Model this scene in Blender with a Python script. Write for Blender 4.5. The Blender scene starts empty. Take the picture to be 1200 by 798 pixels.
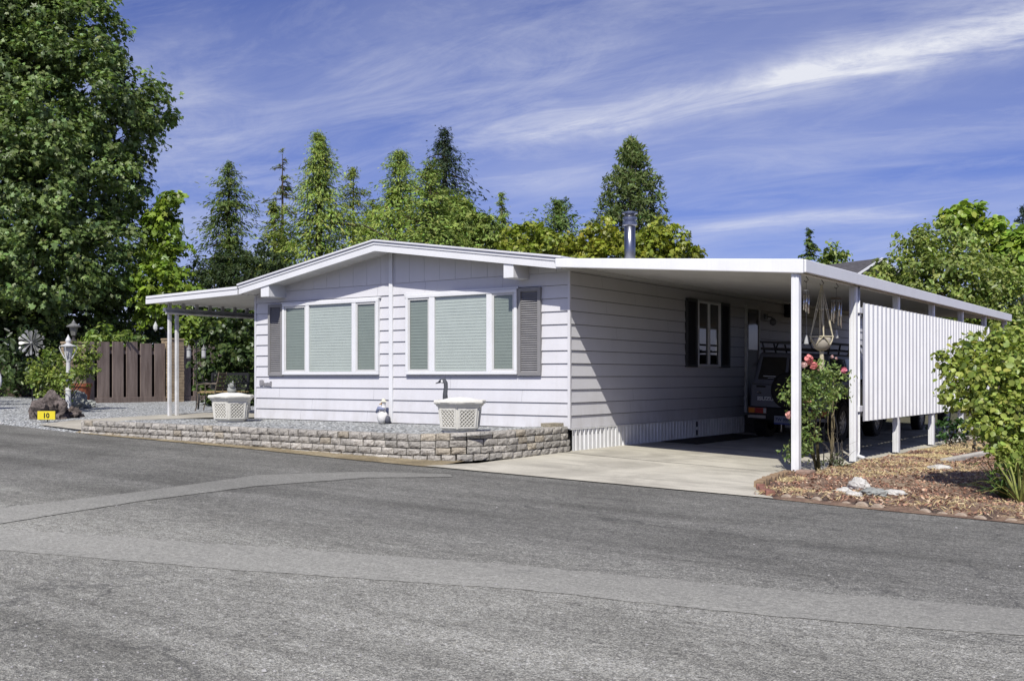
import bpy, bmesh, math, random
import numpy as np
from mathutils import Vector, Matrix

random.seed(7)
rng = np.random.default_rng(7)
SKY_TINT, SKY_CLOUD, SKY_STR = (.87, .85, 1.45), (11.4, 11.7, 12.9), 0.069
S = bpy.context.scene
COL = S.collection
R = math.radians

# ---------------------------------------------------------------- survey frame
# origin: front right corner of the house at driveway level, X along the front, Y along the side wall, Z up
CAM = (8.5557, -13.6438, 1.14)
RX, RY = 0.8167, 0.5771          # "to the right" seen from the road
FX, FY = -0.5771, 0.8167         # "straight ahead" seen from the road
def at(px, dep):
    """ground point `dep` metres ahead of the viewpoint at the bearing of photo column px"""
    l = (px - 600.0) / 1216.0 * dep
    return CAM[0] + RX * l + FX * dep, CAM[1] + RY * l + FY * dep
def elev(py, dep):
    return CAM[2] + (442.0 - py) / 1216.0 * dep
def at3(px, py, dep):
    x, y = at(px, dep)
    return (x, y, elev(py, dep))
def roadz(x, y):
    l = (x - CAM[0]) * RX + (y - CAM[1]) * RY
    d = (x - CAM[0]) * FX + (y - CAM[1]) * FY
    return -0.35 - 0.0055 * l + 0.0209 * d
EDGE = [(-60, -1.2), (-30, -1.7), (-12.66, -2.13), (-8.95, -2.52), (-6.67, -2.62), (-4.26, -2.70), (-1.53, -2.95), (-0.36, -3.0),
        (0.24, -2.95), (1.82, -2.95), (4.25, -3.15), (5.4, -3.3), (6.93, -3.38), (12, -3.7), (45, -5.5)]
def edge(x):
    return float(np.interp(x, [e[0] for e in EDGE], [e[1] for e in EDGE]))
def yard(x, y):
    e = edge(x)
    return roadz(x, e) + 0.04 + min(0.12, max(0.0, 0.05 * (y - e)))

# ---------------------------------------------------------------- node helpers
def nn(nt, t, **kw):
    n = nt.nodes.new(t)
    for k, v in kw.items(): setattr(n, k, v)
    return n
def ramp(nt, fac, stops):
    r = nt.nodes.new('ShaderNodeValToRGB')
    el = r.color_ramp.elements
    while len(el) < len(stops): el.new(0.5)
    for e, (p, c) in zip(el, stops):
        e.position = p
        e.color = (*c, 1) if len(c) == 3 else c
    nt.links.new(fac, r.inputs[0])
    return r.outputs[0]
def mixc(nt, fac, a, b, mode='MIX'):
    m = nt.nodes.new('ShaderNodeMix'); m.data_type = 'RGBA'; m.blend_type = mode
    for i, v in ((0, fac), (6, a), (7, b)):
        if isinstance(v, bpy.types.NodeSocket): nt.links.new(v, m.inputs[i])
        elif isinstance(v, (int, float)): m.inputs[i].default_value = v if i == 0 else (v, v, v, 1)
        else: m.inputs[i].default_value = (*v, 1)
    return m.outputs[2]
def mth(nt, op, a, b=None, c=None, clamp=False):
    m = nt.nodes.new('ShaderNodeMath'); m.operation = op; m.use_clamp = clamp
    for i, v in enumerate((a, b, c)):
        if v is None: continue
        if isinstance(v, bpy.types.NodeSocket): nt.links.new(v, m.inputs[i])
        else: m.inputs[i].default_value = v
    return m.outputs[0]
def noise(nt, vec, scale, detail=4, rough=0.55, dist=0.0):
    n = nt.nodes.new('ShaderNodeTexNoise')
    n.inputs['Scale'].default_value = scale; n.inputs['Detail'].default_value = detail
    n.inputs['Roughness'].default_value = rough; n.inputs['Distortion'].default_value = dist
    if vec is not None: nt.links.new(vec, n.inputs['Vector'])
    return n.outputs['Fac']
def voro(nt, vec, scale, feature='F1', out='Distance'):
    n = nt.nodes.new('ShaderNodeTexVoronoi'); n.feature = feature
    n.inputs['Scale'].default_value = scale
    nt.links.new(vec, n.inputs['Vector'])
    return n.outputs[out]
def mapping(nt, vec, scale=(1, 1, 1), rot=(0, 0, 0)):
    m = nt.nodes.new('ShaderNodeMapping')
    m.inputs['Scale'].default_value = scale; m.inputs['Rotation'].default_value = rot
    nt.links.new(vec, m.inputs['Vector'])
    return m.outputs[0]
def bump(nt, h, strength, dist=0.02):
    b = nt.nodes.new('ShaderNodeBump')
    b.inputs['Strength'].default_value = strength; b.inputs['Distance'].default_value = dist
    nt.links.new(h, b.inputs['Height'])
    return b.outputs[0]
def newmat(name):
    m = bpy.data.materials.new(name); m.use_nodes = True
    nt = m.node_tree
    bs = nt.nodes['Principled BSDF']
    tc = nt.nodes.new('ShaderNodeTexCoord')
    return m, nt, bs, tc.outputs['Object']
MATS = {}
def M(name, col, rough=0.6, metal=0.0, nz=(6.0, 0.12), bp=(40.0, 0.0), spec=0.4, stretch=(1, 1, 1), col2=None, dirt=0.0):
    """plain painted / cast / wooden surface: base colour broken up by two noises, optional bump"""
    if name in MATS: return MATS[name]
    m, nt, bs, v = newmat(name)
    v = mapping(nt, v, stretch)
    c2 = col2 or tuple(c * (1 - nz[1] * 2) for c in col)
    f = noise(nt, v, nz[0], 6, 0.6)
    c = ramp(nt, f, [(0.3, c2), (0.62, col)])
    if dirt:
        d = noise(nt, v, nz[0] * 0.3, 8, 0.7)
        c = mixc(nt, mth(nt, 'MULTIPLY', ramp(nt, d, [(0.5, (0, 0, 0)), (0.75, (1, 1, 1))]), dirt), c, (0.12, 0.11, 0.08))
    nt.links.new(c, bs.inputs['Base Color'])
    bs.inputs['Roughness'].default_value = rough; bs.inputs['Metallic'].default_value = metal
    bs.inputs['Specular IOR Level'].default_value = spec
    if bp[1]: nt.links.new(bump(nt, noise(nt, v, bp[0], 5), bp[1], 0.01), bs.inputs['Normal'])
    MATS[name] = m
    return m

# ---------------------------------------------------------------- mesh builder
ORG = {}
class MB:
    def __init__(s): s.v = []; s.f = []
    def add(s, vs, fs):
        k = len(s.v); s.v += [tuple(p) for p in vs]; s.f += [tuple(i + k for i in f) for f in fs]
        return s
    def box(s, x0, y0, z0, x1, y1, z1):
        return s.add([(x0, y0, z0), (x1, y0, z0), (x1, y1, z0), (x0, y1, z0), (x0, y0, z1), (x1, y0, z1), (x1, y1, z1), (x0, y1, z1)],
                     [(0, 3, 2, 1), (4, 5, 6, 7), (0, 1, 5, 4), (1, 2, 6, 5), (2, 3, 7, 6), (3, 0, 4, 7)])
    def obox(s, c, size, rot=None):
        m = rot if rot is not None else Matrix.Identity(3)
        hx, hy, hz = size[0] / 2, size[1] / 2, size[2] / 2
        vs = [Vector(c) + m @ Vector(p) for p in ((-hx, -hy, -hz), (hx, -hy, -hz), (hx, hy, -hz), (-hx, hy, -hz), (-hx, -hy, hz), (hx, -hy, hz), (hx, hy, hz), (-hx, hy, hz))]
        return s.add(vs, [(0, 3, 2, 1), (4, 5, 6, 7), (0, 1, 5, 4), (1, 2, 6, 5), (2, 3, 7, 6), (3, 0, 4, 7)])
    def bar(s, a, b, w, h=None):
        a, b = Vector(a), Vector(b); d = b - a
        q = d.to_track_quat('Y', 'Z').to_matrix()
        return s.obox((a + b) / 2, (w, d.length, h or w), q)
    def tube(s, pts, rad, n=8, cap=True):
        pts = [Vector(p) for p in pts]
        if not isinstance(rad, (list, tuple)): rad = [rad] * len(pts)
        k = len(s.v); up = Vector((0.13, 0.21, 1)).normalized()
        for i, p in enumerate(pts):
            d = (pts[min(i + 1, len(pts) - 1)] - pts[max(i - 1, 0)])
            d = d.normalized() if d.length > 1e-9 else Vector((0, 0, 1))
            a = d.cross(up)
            if a.length < 0.05: a = d.cross(Vector((1, 0, 0)))
            a.normalize(); b = d.cross(a)
            for j in range(n):
                t = 2 * math.pi * j / n
                s.v.append(tuple(p + (a * math.cos(t) + b * math.sin(t)) * rad[i]))
        for i in range(len(pts) - 1):
            for j in range(n):
                s.f.append((k + i * n + j, k + i * n + (j + 1) % n, k + (i + 1) * n + (j + 1) % n, k + (i + 1) * n + j))
        if cap:
            s.f.append(tuple(k + j for j in range(n))); s.f.append(tuple(k + (len(pts) - 1) * n + j for j in reversed(range(n))))
        return s
    def lathe(s, prof, c=(0, 0, 0), n=16, rot=None, ph=0.0, cap=True):
        m = rot if rot is not None else Matrix.Identity(3)
        k = len(s.v); c = Vector(c)
        for r, z in prof:
            for j in range(n):
                t = 2 * math.pi * j / n + ph
                s.v.append(tuple(c + m @ Vector((r * math.cos(t), r * math.sin(t), z))))
        for i in range(len(prof) - 1):
            for j in range(n):
                s.f.append((k + i * n + j, k + i * n + (j + 1) % n, k + (i + 1) * n + (j + 1) % n, k + (i + 1) * n + j))
        if cap: s.f.append(tuple(k + j for j in reversed(range(n)))); s.f.append(tuple(k + (len(prof) - 1) * n + j for j in range(n)))
        return s
    def ball(s, c, r, n=10, sc=(1, 1, 1)):
        prof = [(max(1e-4, math.sin(math.pi * i / n)) * r * sc[0], -math.cos(math.pi * i / n) * r * sc[2]) for i in range(n + 1)]
        return s.lathe(prof, c, max(8, n))
    def prism(s, poly, a0, a1, axis='y'):
        """polygon in the plane across `axis`, extruded from a0 to a1"""
        def mk(p, a): return {'y': (p[0], a, p[1]), 'x': (a, p[0], p[1]), 'z': (p[0], p[1], a)}[axis]
        n = len(poly)
        s.add([mk(p, a0) for p in poly] + [mk(p, a1) for p in poly],
              [tuple(range(n)), tuple(range(2 * n - 1, n - 1, -1))] + [(i, i + n, (i + 1) % n + n, (i + 1) % n) for i in range(n)])
        return s
    def build_two(s, name, mat, mat2, start, parent):
        o = s.build(name, mat, parent); o.data.materials.append(mat2)
        for p in o.data.polygons[start:]: p.material_index = 1
        return o
    def build(s, name, mat, parent=None, org=None, smooth=False, bevel=0.0, seg=2, kind=None, recalc=True):
        o = org if org is not None else (ORG[parent.name] if parent is not None else (0, 0, 0))
        me = bpy.data.meshes.new(name)
        me.from_pydata([(p[0] - o[0], p[1] - o[1], p[2] - o[2]) for p in s.v], [], s.f)
        if recalc:
            bm = bmesh.new(); bm.from_mesh(me)
            bmesh.ops.recalc_face_normals(bm, faces=bm.faces); bm.to_mesh(me); bm.free()
        me.materials.append(mat)
        ob = bpy.data.objects.new(name, me); COL.objects.link(ob)
        ORG[ob.name] = o
        if parent is not None: ob.parent = parent
        else: ob.location = o
        if smooth:
            me.polygons.foreach_set('use_smooth', [True] * len(me.polygons))
        if bevel:
            b = ob.modifiers.new('bevel', 'BEVEL'); b.width = bevel; b.segments = seg; b.limit_method = 'ANGLE'
        if kind: ob['kind'] = kind
        return ob
def thing(name, label, cat, loc, group=None):
    e = bpy.data.objects.new(name, None); COL.objects.link(e)
    e.location = loc; e.empty_display_size = 0.2
    ORG[e.name] = tuple(loc)
    return tag(e, label, cat, group)
def tag(o, label, cat, group=None):
    o['label'] = label; o['category'] = cat
    if group: o['group'] = group
    return o
def dup(root, loc, rotz=0.0, label=None, scale=None):
    r = root.copy(); COL.objects.link(r); r.location = loc; r.rotation_euler = (0, 0, rotz)
    if label: r['label'] = label
    if scale: r.scale = scale
    for ch in list(root.children):
        c = ch.copy(); COL.objects.link(c); c.parent = r
        for g in list(ch.children):
            d = g.copy(); COL.objects.link(d); d.parent = c
    return r
def sheet(name, fn, xs, ys, mat, kind='structure', smooth=True):
    m = MB(); nx, ny = len(xs), len(ys)
    vs = []
    for y in ys:
        for x in xs: vs.append(fn(x, y))
    fs = [(j * nx + i, j * nx + i + 1, (j + 1) * nx + i + 1, (j + 1) * nx + i) for j in range(ny - 1) for i in range(nx - 1)]
    m.add(vs, fs)
    return m.build(name, mat, smooth=smooth, kind=kind)
def text_mesh(body, size, depth, mat, name, parent, mtx, bold=0.0):
    cu = bpy.data.curves.new(name, 'FONT'); cu.body = body; cu.size = size; cu.extrude = depth; cu.offset = bold
    cu.align_x = 'CENTER'; cu.align_y = 'CENTER'
    tmp = bpy.data.objects.new('tmp', cu)
    me = bpy.data.meshes.new_from_object(tmp)
    bpy.data.objects.remove(tmp); bpy.data.curves.remove(cu)
    me.name = name
    o = ORG[parent.name]
    me.transform(Matrix.Translation(Vector((-o[0], -o[1], -o[2]))) @ mtx)
    me.materials.clear(); me.materials.append(mat)
    ob = bpy.data.objects.new(name, me); COL.objects.link(ob); ob.parent = parent
    ORG[ob.name] = o
    return ob

# ---------------------------------------------------------------- materials
WHITE = M('siding_paint', (0.68, 0.675, 0.69), 0.55, nz=(1.6, 0.03), bp=(60, 0.05), dirt=0.06)
def splash(m):
    # rain splash and dust low on the wall
    nt = m.node_tree; bs = nt.nodes['Principled BSDF']; src = bs.inputs['Base Color'].links[0].from_socket
    g = nn(nt, 'ShaderNodeNewGeometry'); sp = nn(nt, 'ShaderNodeSeparateXYZ'); nt.links.new(g.outputs['Position'], sp.inputs[0])
    mr = nn(nt, 'ShaderNodeMapRange'); nt.links.new(sp.outputs[2], mr.inputs[0]); mr.inputs[1].default_value = .95; mr.inputs[2].default_value = .3
    n1 = noise(nt, mapping(nt, g.outputs['Position'], (1, 1, .35)), 5, 7, .7); n2 = noise(nt, mapping(nt, g.outputs['Position'], (3, 3, .12)), 4, 6, .7)
    k = mth(nt, 'MULTIPLY', mth(nt, 'MULTIPLY', mr.outputs[0], ramp(nt, n1, [(.4, (0, 0, 0)), (.7, (1, 1, 1))])), .35)
    k = mth(nt, 'ADD', k, mth(nt, 'MULTIPLY', ramp(nt, n2, [(.55, (0, 0, 0)), (.8, (1, 1, 1))]), .14), clamp=True)
    nt.links.new(mixc(nt, k, src, (.36, .33, .28)), bs.inputs['Base Color'])
splash(WHITE)
TRIM = M('trim_paint', (0.77, 0.775, 0.78), 0.45, nz=(2.0, 0.03), dirt=0.03)
ALU = M('white_metal', (0.85, 0.855, 0.85), 0.35, nz=(2.5, 0.03), dirt=0.05)
splash(ALU)
ALUG = M('weathered_white_metal', (0.72, 0.72, 0.71), 0.5, nz=(5, 0.12), dirt=0.35)
ROOFW = M('roof_coating', (0.72, 0.72, 0.75), 0.6, nz=(1.2, 0.06), bp=(30, 0.1), dirt=0.1)
SOFF = M('soffit_paint', (0.66, 0.65, 0.63), 0.6, nz=(2, 0.05))
SHUT = M('shutter_grey', (0.25, 0.245, 0.243), 0.55, nz=(8, 0.06))
SHUTD = M('shutter_dark', (0.045, 0.045, 0.05), 0.55, nz=(8, 0.1))
STEEL = M('stainless_steel', (0.30, 0.31, 0.34), 0.3, 1.0, nz=(3, 0.06))
RIMM = M('wheel_silver', (.58, .58, .57), .3, .15, nz=(9, .12))
CHROME = M('bright_metal', (0.62, 0.62, 0.62), 0.2, 1.0, nz=(6, 0.1))
BLACK = M('black_rubber', (0.018, 0.018, 0.018), 0.7, nz=(10, 0.2), spec=0.3)
IRON = M('black_iron', (0.02, 0.02, 0.02), 0.5, nz=(20, 0.2))
GREYP = M('grey_plaque', (0.30, 0.29, 0.30), 0.6, nz=(30, 0.2))
BARK = M('bark', (0.10, 0.075, 0.055), 0.9, nz=(14, 0.3), bp=(25, 0.8), stretch=(1, 1, 0.3))
BARKG = M('grey_bark', (0.16, 0.14, 0.12), 0.9, nz=(14, 0.3), bp=(25, 0.8), stretch=(1, 1, 0.3))
CREAM = M('cast_stone', (0.72, 0.70, 0.62), 0.75, nz=(9, 0.06), bp=(80, 0.15), dirt=0.18)
FENCE = M('fence_wood', (0.235, 0.185, 0.158), 0.8, nz=(9, 0.28), bp=(20, 0.5), stretch=(1, 1, 0.12), col2=(0.12, 0.088, 0.074))
TAN = M('tan_wood', (0.33, 0.24, 0.11), 0.7, nz=(12, 0.2), stretch=(1, 1, 0.3))
LAVA = M('lava_rock', (0.17, 0.14, 0.125), 0.95, nz=(14, 0.42), bp=(22, 1.0), col2=(0.03, 0.025, 0.022))
PALE = M('pale_rock', (0.62, 0.60, 0.55), 0.9, nz=(7, 0.2), bp=(18, 0.7), col2=(0.30, 0.29, 0.26))
GRANITE = M('grey_rock', (0.33, 0.34, 0.31), 0.9, nz=(7, 0.25), bp=(18, 0.7))
TERRA = M('terracotta', (0.30, 0.095, 0.045), 0.8, nz=(8, 0.2))

def asphalt(name, lo, hi, agg, aggs=0.6, streak=True):
    m, nt, bs, v = newmat(name)
    big = noise(nt, v, 0.35, 5, 0.6, 0.6)
    st = noise(nt, mapping(nt, v, (0.10, 1.3, 1), (0, 0, R(-4))), 1.0, 5, 0.6, 0.4)
    f = mth(nt, 'ADD', mth(nt, 'MULTIPLY', big, 0.4), mth(nt, 'MULTIPLY', st, 0.6))
    c = ramp(nt, f, [(0.38, lo), (0.60, hi)])
    cell = voro(nt, v, agg, out='Color')
    sp = nt.nodes.new('ShaderNodeSeparateColor'); nt.links.new(cell, sp.inputs[0])
    c = mixc(nt, aggs, c, ramp(nt, sp.outputs[0], [(0.0, (0.06, 0.06, 0.06)), (0.5, (0.40, 0.40, 0.40)), (0.88, (0.76, 0.76, 0.75)), (1.0, (1, 1, 1))]), 'OVERLAY')
    if True:   # the lane close to the houses is newer and darker than the worn middle of the road
        sy_ = nt.nodes.new('ShaderNodeSeparateXYZ'); nt.links.new(v, sy_.inputs[0])
        lane = mth(nt, 'ADD', sy_.outputs[1], mth(nt, 'MULTIPLY', big, 1.6))
        lane = ramp(nt, mth(nt, 'MULTIPLY_ADD', lane, 0.2, 1.75), [(0.25, (1, 1, 1)), (0.62, (0.60, 0.60, 0.61))])
        c = mixc(nt, 1.0 if streak else .6, c, lane, 'MULTIPLY')
    fine = noise(nt, v, 38, 5, 0.75)
    c = mixc(nt, 0.6, c, ramp(nt, fine, [(0.32, (0.22, 0.22, 0.22)), (0.68, (0.78, 0.78, 0.78))]), 'OVERLAY')
    mid = noise(nt, mapping(nt, v, (1.0, 2.2, 1), (0, 0, R(20))), 7, 6, 0.7, 1.2)
    c = mixc(nt, 0.6 if streak else 0.25, c, ramp(nt, mid, [(0.32, (0.22, 0.22, 0.22)), (0.68, (0.76, 0.76, 0.75))]), 'OVERLAY')
    # oil stains and scuffs
    oil = ramp(nt, noise(nt, mapping(nt, v, (.6, 1.5, 1)), 1.3, 6, .75, 1.0), [(.60, (0, 0, 0)), (.74, (1, 1, 1))])
    c = mixc(nt, mth(nt, 'MULTIPLY', oil, .42 if streak else .2), c, (.10, .098, .095))
    # cracks and worn spots, only here and there
    wv = nt.nodes.new('ShaderNodeVectorMath'); wv.operation = 'ADD'
    n3 = nt.nodes.new('ShaderNodeTexNoise'); n3.inputs['Scale'].default_value = 3.0; n3.inputs['Detail'].default_value = 5
    nt.links.new(v, n3.inputs['Vector'])
    sc = nt.nodes.new('ShaderNodeVectorMath'); sc.operation = 'SCALE'; sc.inputs['Scale'].default_value = 0.35
    nt.links.new(n3.outputs['Color'], sc.inputs[0]); nt.links.new(v, wv.inputs[0]); nt.links.new(sc.outputs[0], wv.inputs[1])
    cr = voro(nt, wv.outputs[0], 0.55, 'DISTANCE_TO_EDGE')
    gate = ramp(nt, noise(nt, v, 0.5, 3), [(0.50, (0, 0, 0)), (0.58, (1, 1, 1))])
    crm = mth(nt, 'MULTIPLY', ramp(nt, cr, [(0.003, (1, 1, 1)), (0.008, (0, 0, 0))]), gate)
    c = mixc(nt, mth(nt, 'MULTIPLY', crm, 0.42 if streak else 0.15), c, (0.05, 0.05, 0.05))
    nt.links.new(c, bs.inputs['Base Color'])
    bs.inputs['Roughness'].default_value = 0.85; bs.inputs['Specular IOR Level'].default_value = 0.3
    h = mth(nt, 'ADD', mth(nt, 'MULTIPLY', voro(nt, v, agg), 0.8), mth(nt, 'MULTIPLY', fine, 1.2))
    nt.links.new(bump(nt, h, 0.9 if streak else 0.25, 0.014), bs.inputs['Normal'])
    return m
ROAD = asphalt('asphalt', (0.245, 0.238, 0.205), (0.48, 0.468, 0.41), 130)
PATCH = asphalt('patch_asphalt', (0.285, 0.279, 0.245), (0.335, 0.327, 0.288), 170, 0.25, False)

def concrete(name, col, dark):
    m, nt, bs, v = newmat(name)
    a = noise(nt, v, 0.7, 6, 0.65, 0.8); b = noise(nt, mapping(nt, v, (0.5, 2.2, 1)), 1.6, 7, 0.7, 0.5)
    c = ramp(nt, a, [(0.34, dark), (0.58, col)])
    c = mixc(nt, mth(nt, 'MULTIPLY', ramp(nt, b, [(0.5, (0, 0, 0)), (0.72, (1, 1, 1))]), 0.75), c, tuple(d * 0.66 for d in dark))
    g = noise(nt, v, 70, 4, 0.7)
    c = mixc(nt, 0.35, c, ramp(nt, g, [(0.3, (0.3, 0.3, 0.3)), (0.7, (0.7, 0.7, 0.7))]), 'OVERLAY')
    nt.links.new(c, bs.inputs['Base Color']); bs.inputs['Roughness'].default_value = 0.85
    nt.links.new(bump(nt, g, 0.25, 0.01), bs.inputs['Normal'])
    return m
CONC = concrete('driveway_concrete', (0.58, 0.545, 0.445), (0.37, 0.345, 0.28))
CONCG = concrete('walkway_concrete', (0.47, 0.44, 0.36), (0.34, 0.31, 0.25))

def gravel(name, scale, lo, hi):
    m, nt, bs, v = newmat(name)
    cell = voro(nt, v, scale, out='Color')
    sp = nt.nodes.new('ShaderNodeSeparateColor'); nt.links.new(cell, sp.inputs[0])
    c = ramp(nt, sp.outputs[0], [(0.0, lo), (0.5, tuple((a + b) / 2 for a, b in zip(lo, hi))), (1.0, hi)])
    c = mixc(nt, 0.25, c, ramp(nt, sp.outputs[1], [(0.6, (0.5, 0.5, 0.5)), (1.0, (0.7, 0.55, 0.4))]), 'OVERLAY')
    d = voro(nt, v, scale)
    c = mixc(nt, ramp(nt, d, [(0.45, (0, 0, 0)), (0.8, (1, 1, 1))]), c, tuple(x * 0.35 for x in lo))
    nt.links.new(c, bs.inputs['Base Color']); bs.inputs['Roughness'].default_value = 0.9
    inv = mth(nt, 'SUBTRACT', 1.0, d)
    nt.links.new(bump(nt, inv, 1.0, 0.03), bs.inputs['Normal'])
    return m
GRAV = gravel('gravel', 26, (0.17, 0.18, 0.18), (0.78, 0.80, 0.78))

def soil(name, a, b, c3):
    m, nt, bs, v = newmat(name)
    f = noise(nt, v, 1.1, 6, 0.7, 0.5); g = noise(nt, v, 26, 6, 0.75)
    c = ramp(nt, f, [(0.38, a), (0.52, b), (0.66, c3)])
    c = mixc(nt, 0.7, c, ramp(nt, g, [(0.3, (0.2, 0.2, 0.2)), (0.7, (0.8, 0.8, 0.8))]), 'OVERLAY')
    nt.links.new(c, bs.inputs['Base Color']); bs.inputs['Roughness'].default_value = 0.95
    nt.links.new(bump(nt, g, 0.9, 0.03), bs.inputs['Normal'])
    return m
MULCH = soil('mulch_soil', (0.14, 0.08, 0.055), (0.235, 0.155, 0.105), (0.38, 0.29, 0.19))
GROUND = soil('ground_soil', (0.05, 0.055, 0.025), (0.09, 0.085, 0.045), (0.15, 0.125, 0.07))

def attr_mat(name, rough=0.6, transl=0.0, tcol=(1.15, 1.25, 0.6), spec=0.35, bumpy=None):
    """surface whose base colour is the per-face 'tint' attribute; leaves also let light through"""
    m, nt, bs, v = newmat(name)
    a = nt.nodes.new('ShaderNodeAttribute'); a.attribute_name = 'tint'
    nt.links.new(a.outputs['Color'], bs.inputs['Base Color'])
    bs.inputs['Roughness'].default_value = rough; bs.inputs['Specular IOR Level'].default_value = spec
    if bumpy: 
        g = noise(nt, v, bumpy, 5, 0.7)
        nt.links.new(bump(nt, g, 0.8, 0.02), bs.inputs['Normal'])
        nt.links.new(mixc(nt, 0.7, a.outputs['Color'], ramp(nt, g, [(0.3, (0.22, 0.22, 0.22)), (0.7, (0.75, 0.75, 0.75))]), 'OVERLAY'), bs.inputs['Base Color'])
    if transl:
        t = nt.nodes.new('ShaderNodeBsdfTranslucent')
        nt.links.new(mixc(nt, 1.0, a.outputs['Color'], tcol, 'MULTIPLY'), t.inputs[0])
        mx = nt.nodes.new('ShaderNodeMixShader'); mx.inputs[0].default_value = transl
        nt.links.new(bs.outputs[0], mx.inputs[1]); nt.links.new(t.outputs[0], mx.inputs[2])
        nt.links.new(mx.outputs[0], nt.nodes['Material Output'].inputs[0])
    return m
LEAF = attr_mat('leaf', 0.42, 0.32, spec=.5)
NEEDLE = attr_mat('needle', 0.6, 0.3)
PETAL = attr_mat('petal', 0.6, 0.2, (1, 1, 1))
CHIP = attr_mat('chips', 0.9)
STONE = attr_mat('split_stone', 0.92, bumpy=38)

def window_glass(name, tint, refl):
    m, nt, bs, v = newmat(name)
    tr = nt.nodes.new('ShaderNodeBsdfTransparent'); tr.inputs[0].default_value = (*tint, 1)
    gl = nt.nodes.new('ShaderNodeBsdfGlossy'); gl.inputs['Roughness'].default_value = 0.02
    gl.inputs['Color'].default_value = (0.9, 0.95, 0.95, 1)
    nt.links.new(bump(nt, noise(nt, v, 1.5, 2), 0.03, 0.05), gl.inputs['Normal'])
    fr = nt.nodes.new('ShaderNodeLayerWeight'); fr.inputs[0].default_value = .5   # side-independent, so sunlight also passes inwards
    k = mth(nt, 'ADD', mth(nt, 'MULTIPLY', mth(nt, 'POWER', fr.outputs['Facing'], 5.0), .8), refl, clamp=True)
    mx = nt.nodes.new('ShaderNodeMixShader')
    nt.links.new(k, mx.inputs[0]); nt.links.new(tr.outputs[0], mx.inputs[1]); nt.links.new(gl.outputs[0], mx.inputs[2])
    nt.links.new(mx.outputs[0], nt.nodes['Material Output'].inputs[0])
    return m
GLASS = window_glass('window_glass', (0.93, 0.96, 0.945), 0.09)
GLASSD = window_glass('screened_glass', (0.66, 0.70, 0.68), 0.07)
CARGLASS = M('dark_glass', (0.008, 0.009, 0.01), 0.06, nz=(4, 0.1), spec=0.6)
BLIND = M('blind_slats', (0.52, 0.55, 0.515), 0.6, nz=(4, 0.04))
DARK = M('dark_interior', (0.012, 0.012, 0.013), 0.8, nz=(4, 0.1))

# ---------------------------------------------------------------- leaves
def norm(a): return a / np.maximum(1e-9, np.linalg.norm(a, axis=-1, keepdims=True))
TPL = {
    'oval': (np.array([(-.5, 0, 0), (-.15, .24, .05), (.25, .20, .05), (.5, 0, -.06), (.25, -.20, .05), (-.15, -.24, .05)], float), [(0, 1, 2, 3), (0, 3, 4, 5)]),
    'round': (np.array([(-.5, 0, 0), (-.28, .36, .07), (.1, .44, .09), (.5, 0, -.05), (.1, -.44, .09), (-.28, -.36, .07)], float), [(0, 1, 2, 3), (0, 3, 4, 5)]),
    'maple': (np.array([(-.45, 0, 0), (-.30, .42, -.03), (-.02, .22, .05), (.16, .46, -.05), (.20, .14, .05), (.55, 0, -.09), (.20, -.14, .05), (.16, -.46, -.05), (-.02, -.22, .05), (-.30, -.42, -.03)], float),
              [(0, 1, 2), (0, 2, 3, 4), (0, 4, 5), (0, 5, 6), (0, 6, 7, 8), (0, 8, 9)]),
    'spray': (np.array([(-.5, 0, 0), (-.2, .16, .0), (-.05, .05, .03), (.1, .22, -.02), (.2, .05, .0), (.55, .02, -.14), (.2, -.06, .0), (.05, -.24, -.02), (-.1, -.05, .03), (-.25, -.15, 0)], float),
              [(0, 1, 2), (0, 2, 3, 4), (0, 4, 5), (0, 5, 6), (0, 6, 7, 8), (0, 8, 9)]),
    'blade': (np.array([(-.5, .03, 0), (-.5, -.03, 0), (0, -.045, .03), (.5, 0, -.05), (0, .045, .03)], float), [(0, 1, 2, 4), (4, 2, 3)]),
}
def leaf_mesh(name, tpl, P, N, T, size, tint, mat, parent, kind=None, org=None):
    """one mesh of leaf-shaped faces at points P with normals N and directions T"""
    V, F = TPL[tpl]
    n, k = len(P), len(V)
    N = norm(N); T = norm(T - N * np.sum(T * N, 1, keepdims=True)); B = np.cross(N, T)
    sz = np.broadcast_to(np.asarray(size, float).reshape(-1, 1, 1), (n, 1, 1))
    co = P[:, None, :] + sz * (V[None, :, 0, None] * T[:, None, :] + V[None, :, 1, None] * B[:, None, :] + V[None, :, 2, None] * N[:, None, :])
    o = np.array(org if org is not None else ORG[parent.name])
    co = (co - o).reshape(-1, 3).astype(np.float32)
    per = [len(f) for f in F]; nl = sum(per)
    idx = np.concatenate([np.array(f) for f in F])
    loops = (np.arange(n)[:, None] * k + idx[None, :]).ravel().astype(np.int32)
    starts = (np.arange(n)[:, None] * nl + np.concatenate([[0], np.cumsum(per)[:-1]])[None, :]).ravel().astype(np.int32)
    me = bpy.data.meshes.new(name)
    me.vertices.add(n * k); me.vertices.foreach_set('co', co.ravel())
    me.loops.add(len(loops)); me.loops.foreach_set('vertex_index', loops)
    me.polygons.add(len(starts)); me.polygons.foreach_set('loop_start', starts)
    me.polygons.foreach_set('loop_total', np.tile(np.array(per, np.int32), n))
    me.update(calc_edges=True)
    at_ = me.attributes.new('tint', 'FLOAT_COLOR', 'FACE')
    c4 = np.ones((n, len(F), 4), np.float32); c4[:, :, :3] = np.clip(tint, 0, 1)[:, None, :]
    at_.data.foreach_set('color', c4.ravel())
    me.materials.append(mat)
    ob = bpy.data.objects.new(name, me); COL.objects.link(ob)
    ORG[ob.name] = tuple(o)
    if parent is not None: ob.parent = parent
    else: ob.location = tuple(o)
    if kind: ob['kind'] = kind
    return ob
def unit(n): return norm(rng.normal(size=(n, 3)))
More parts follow.
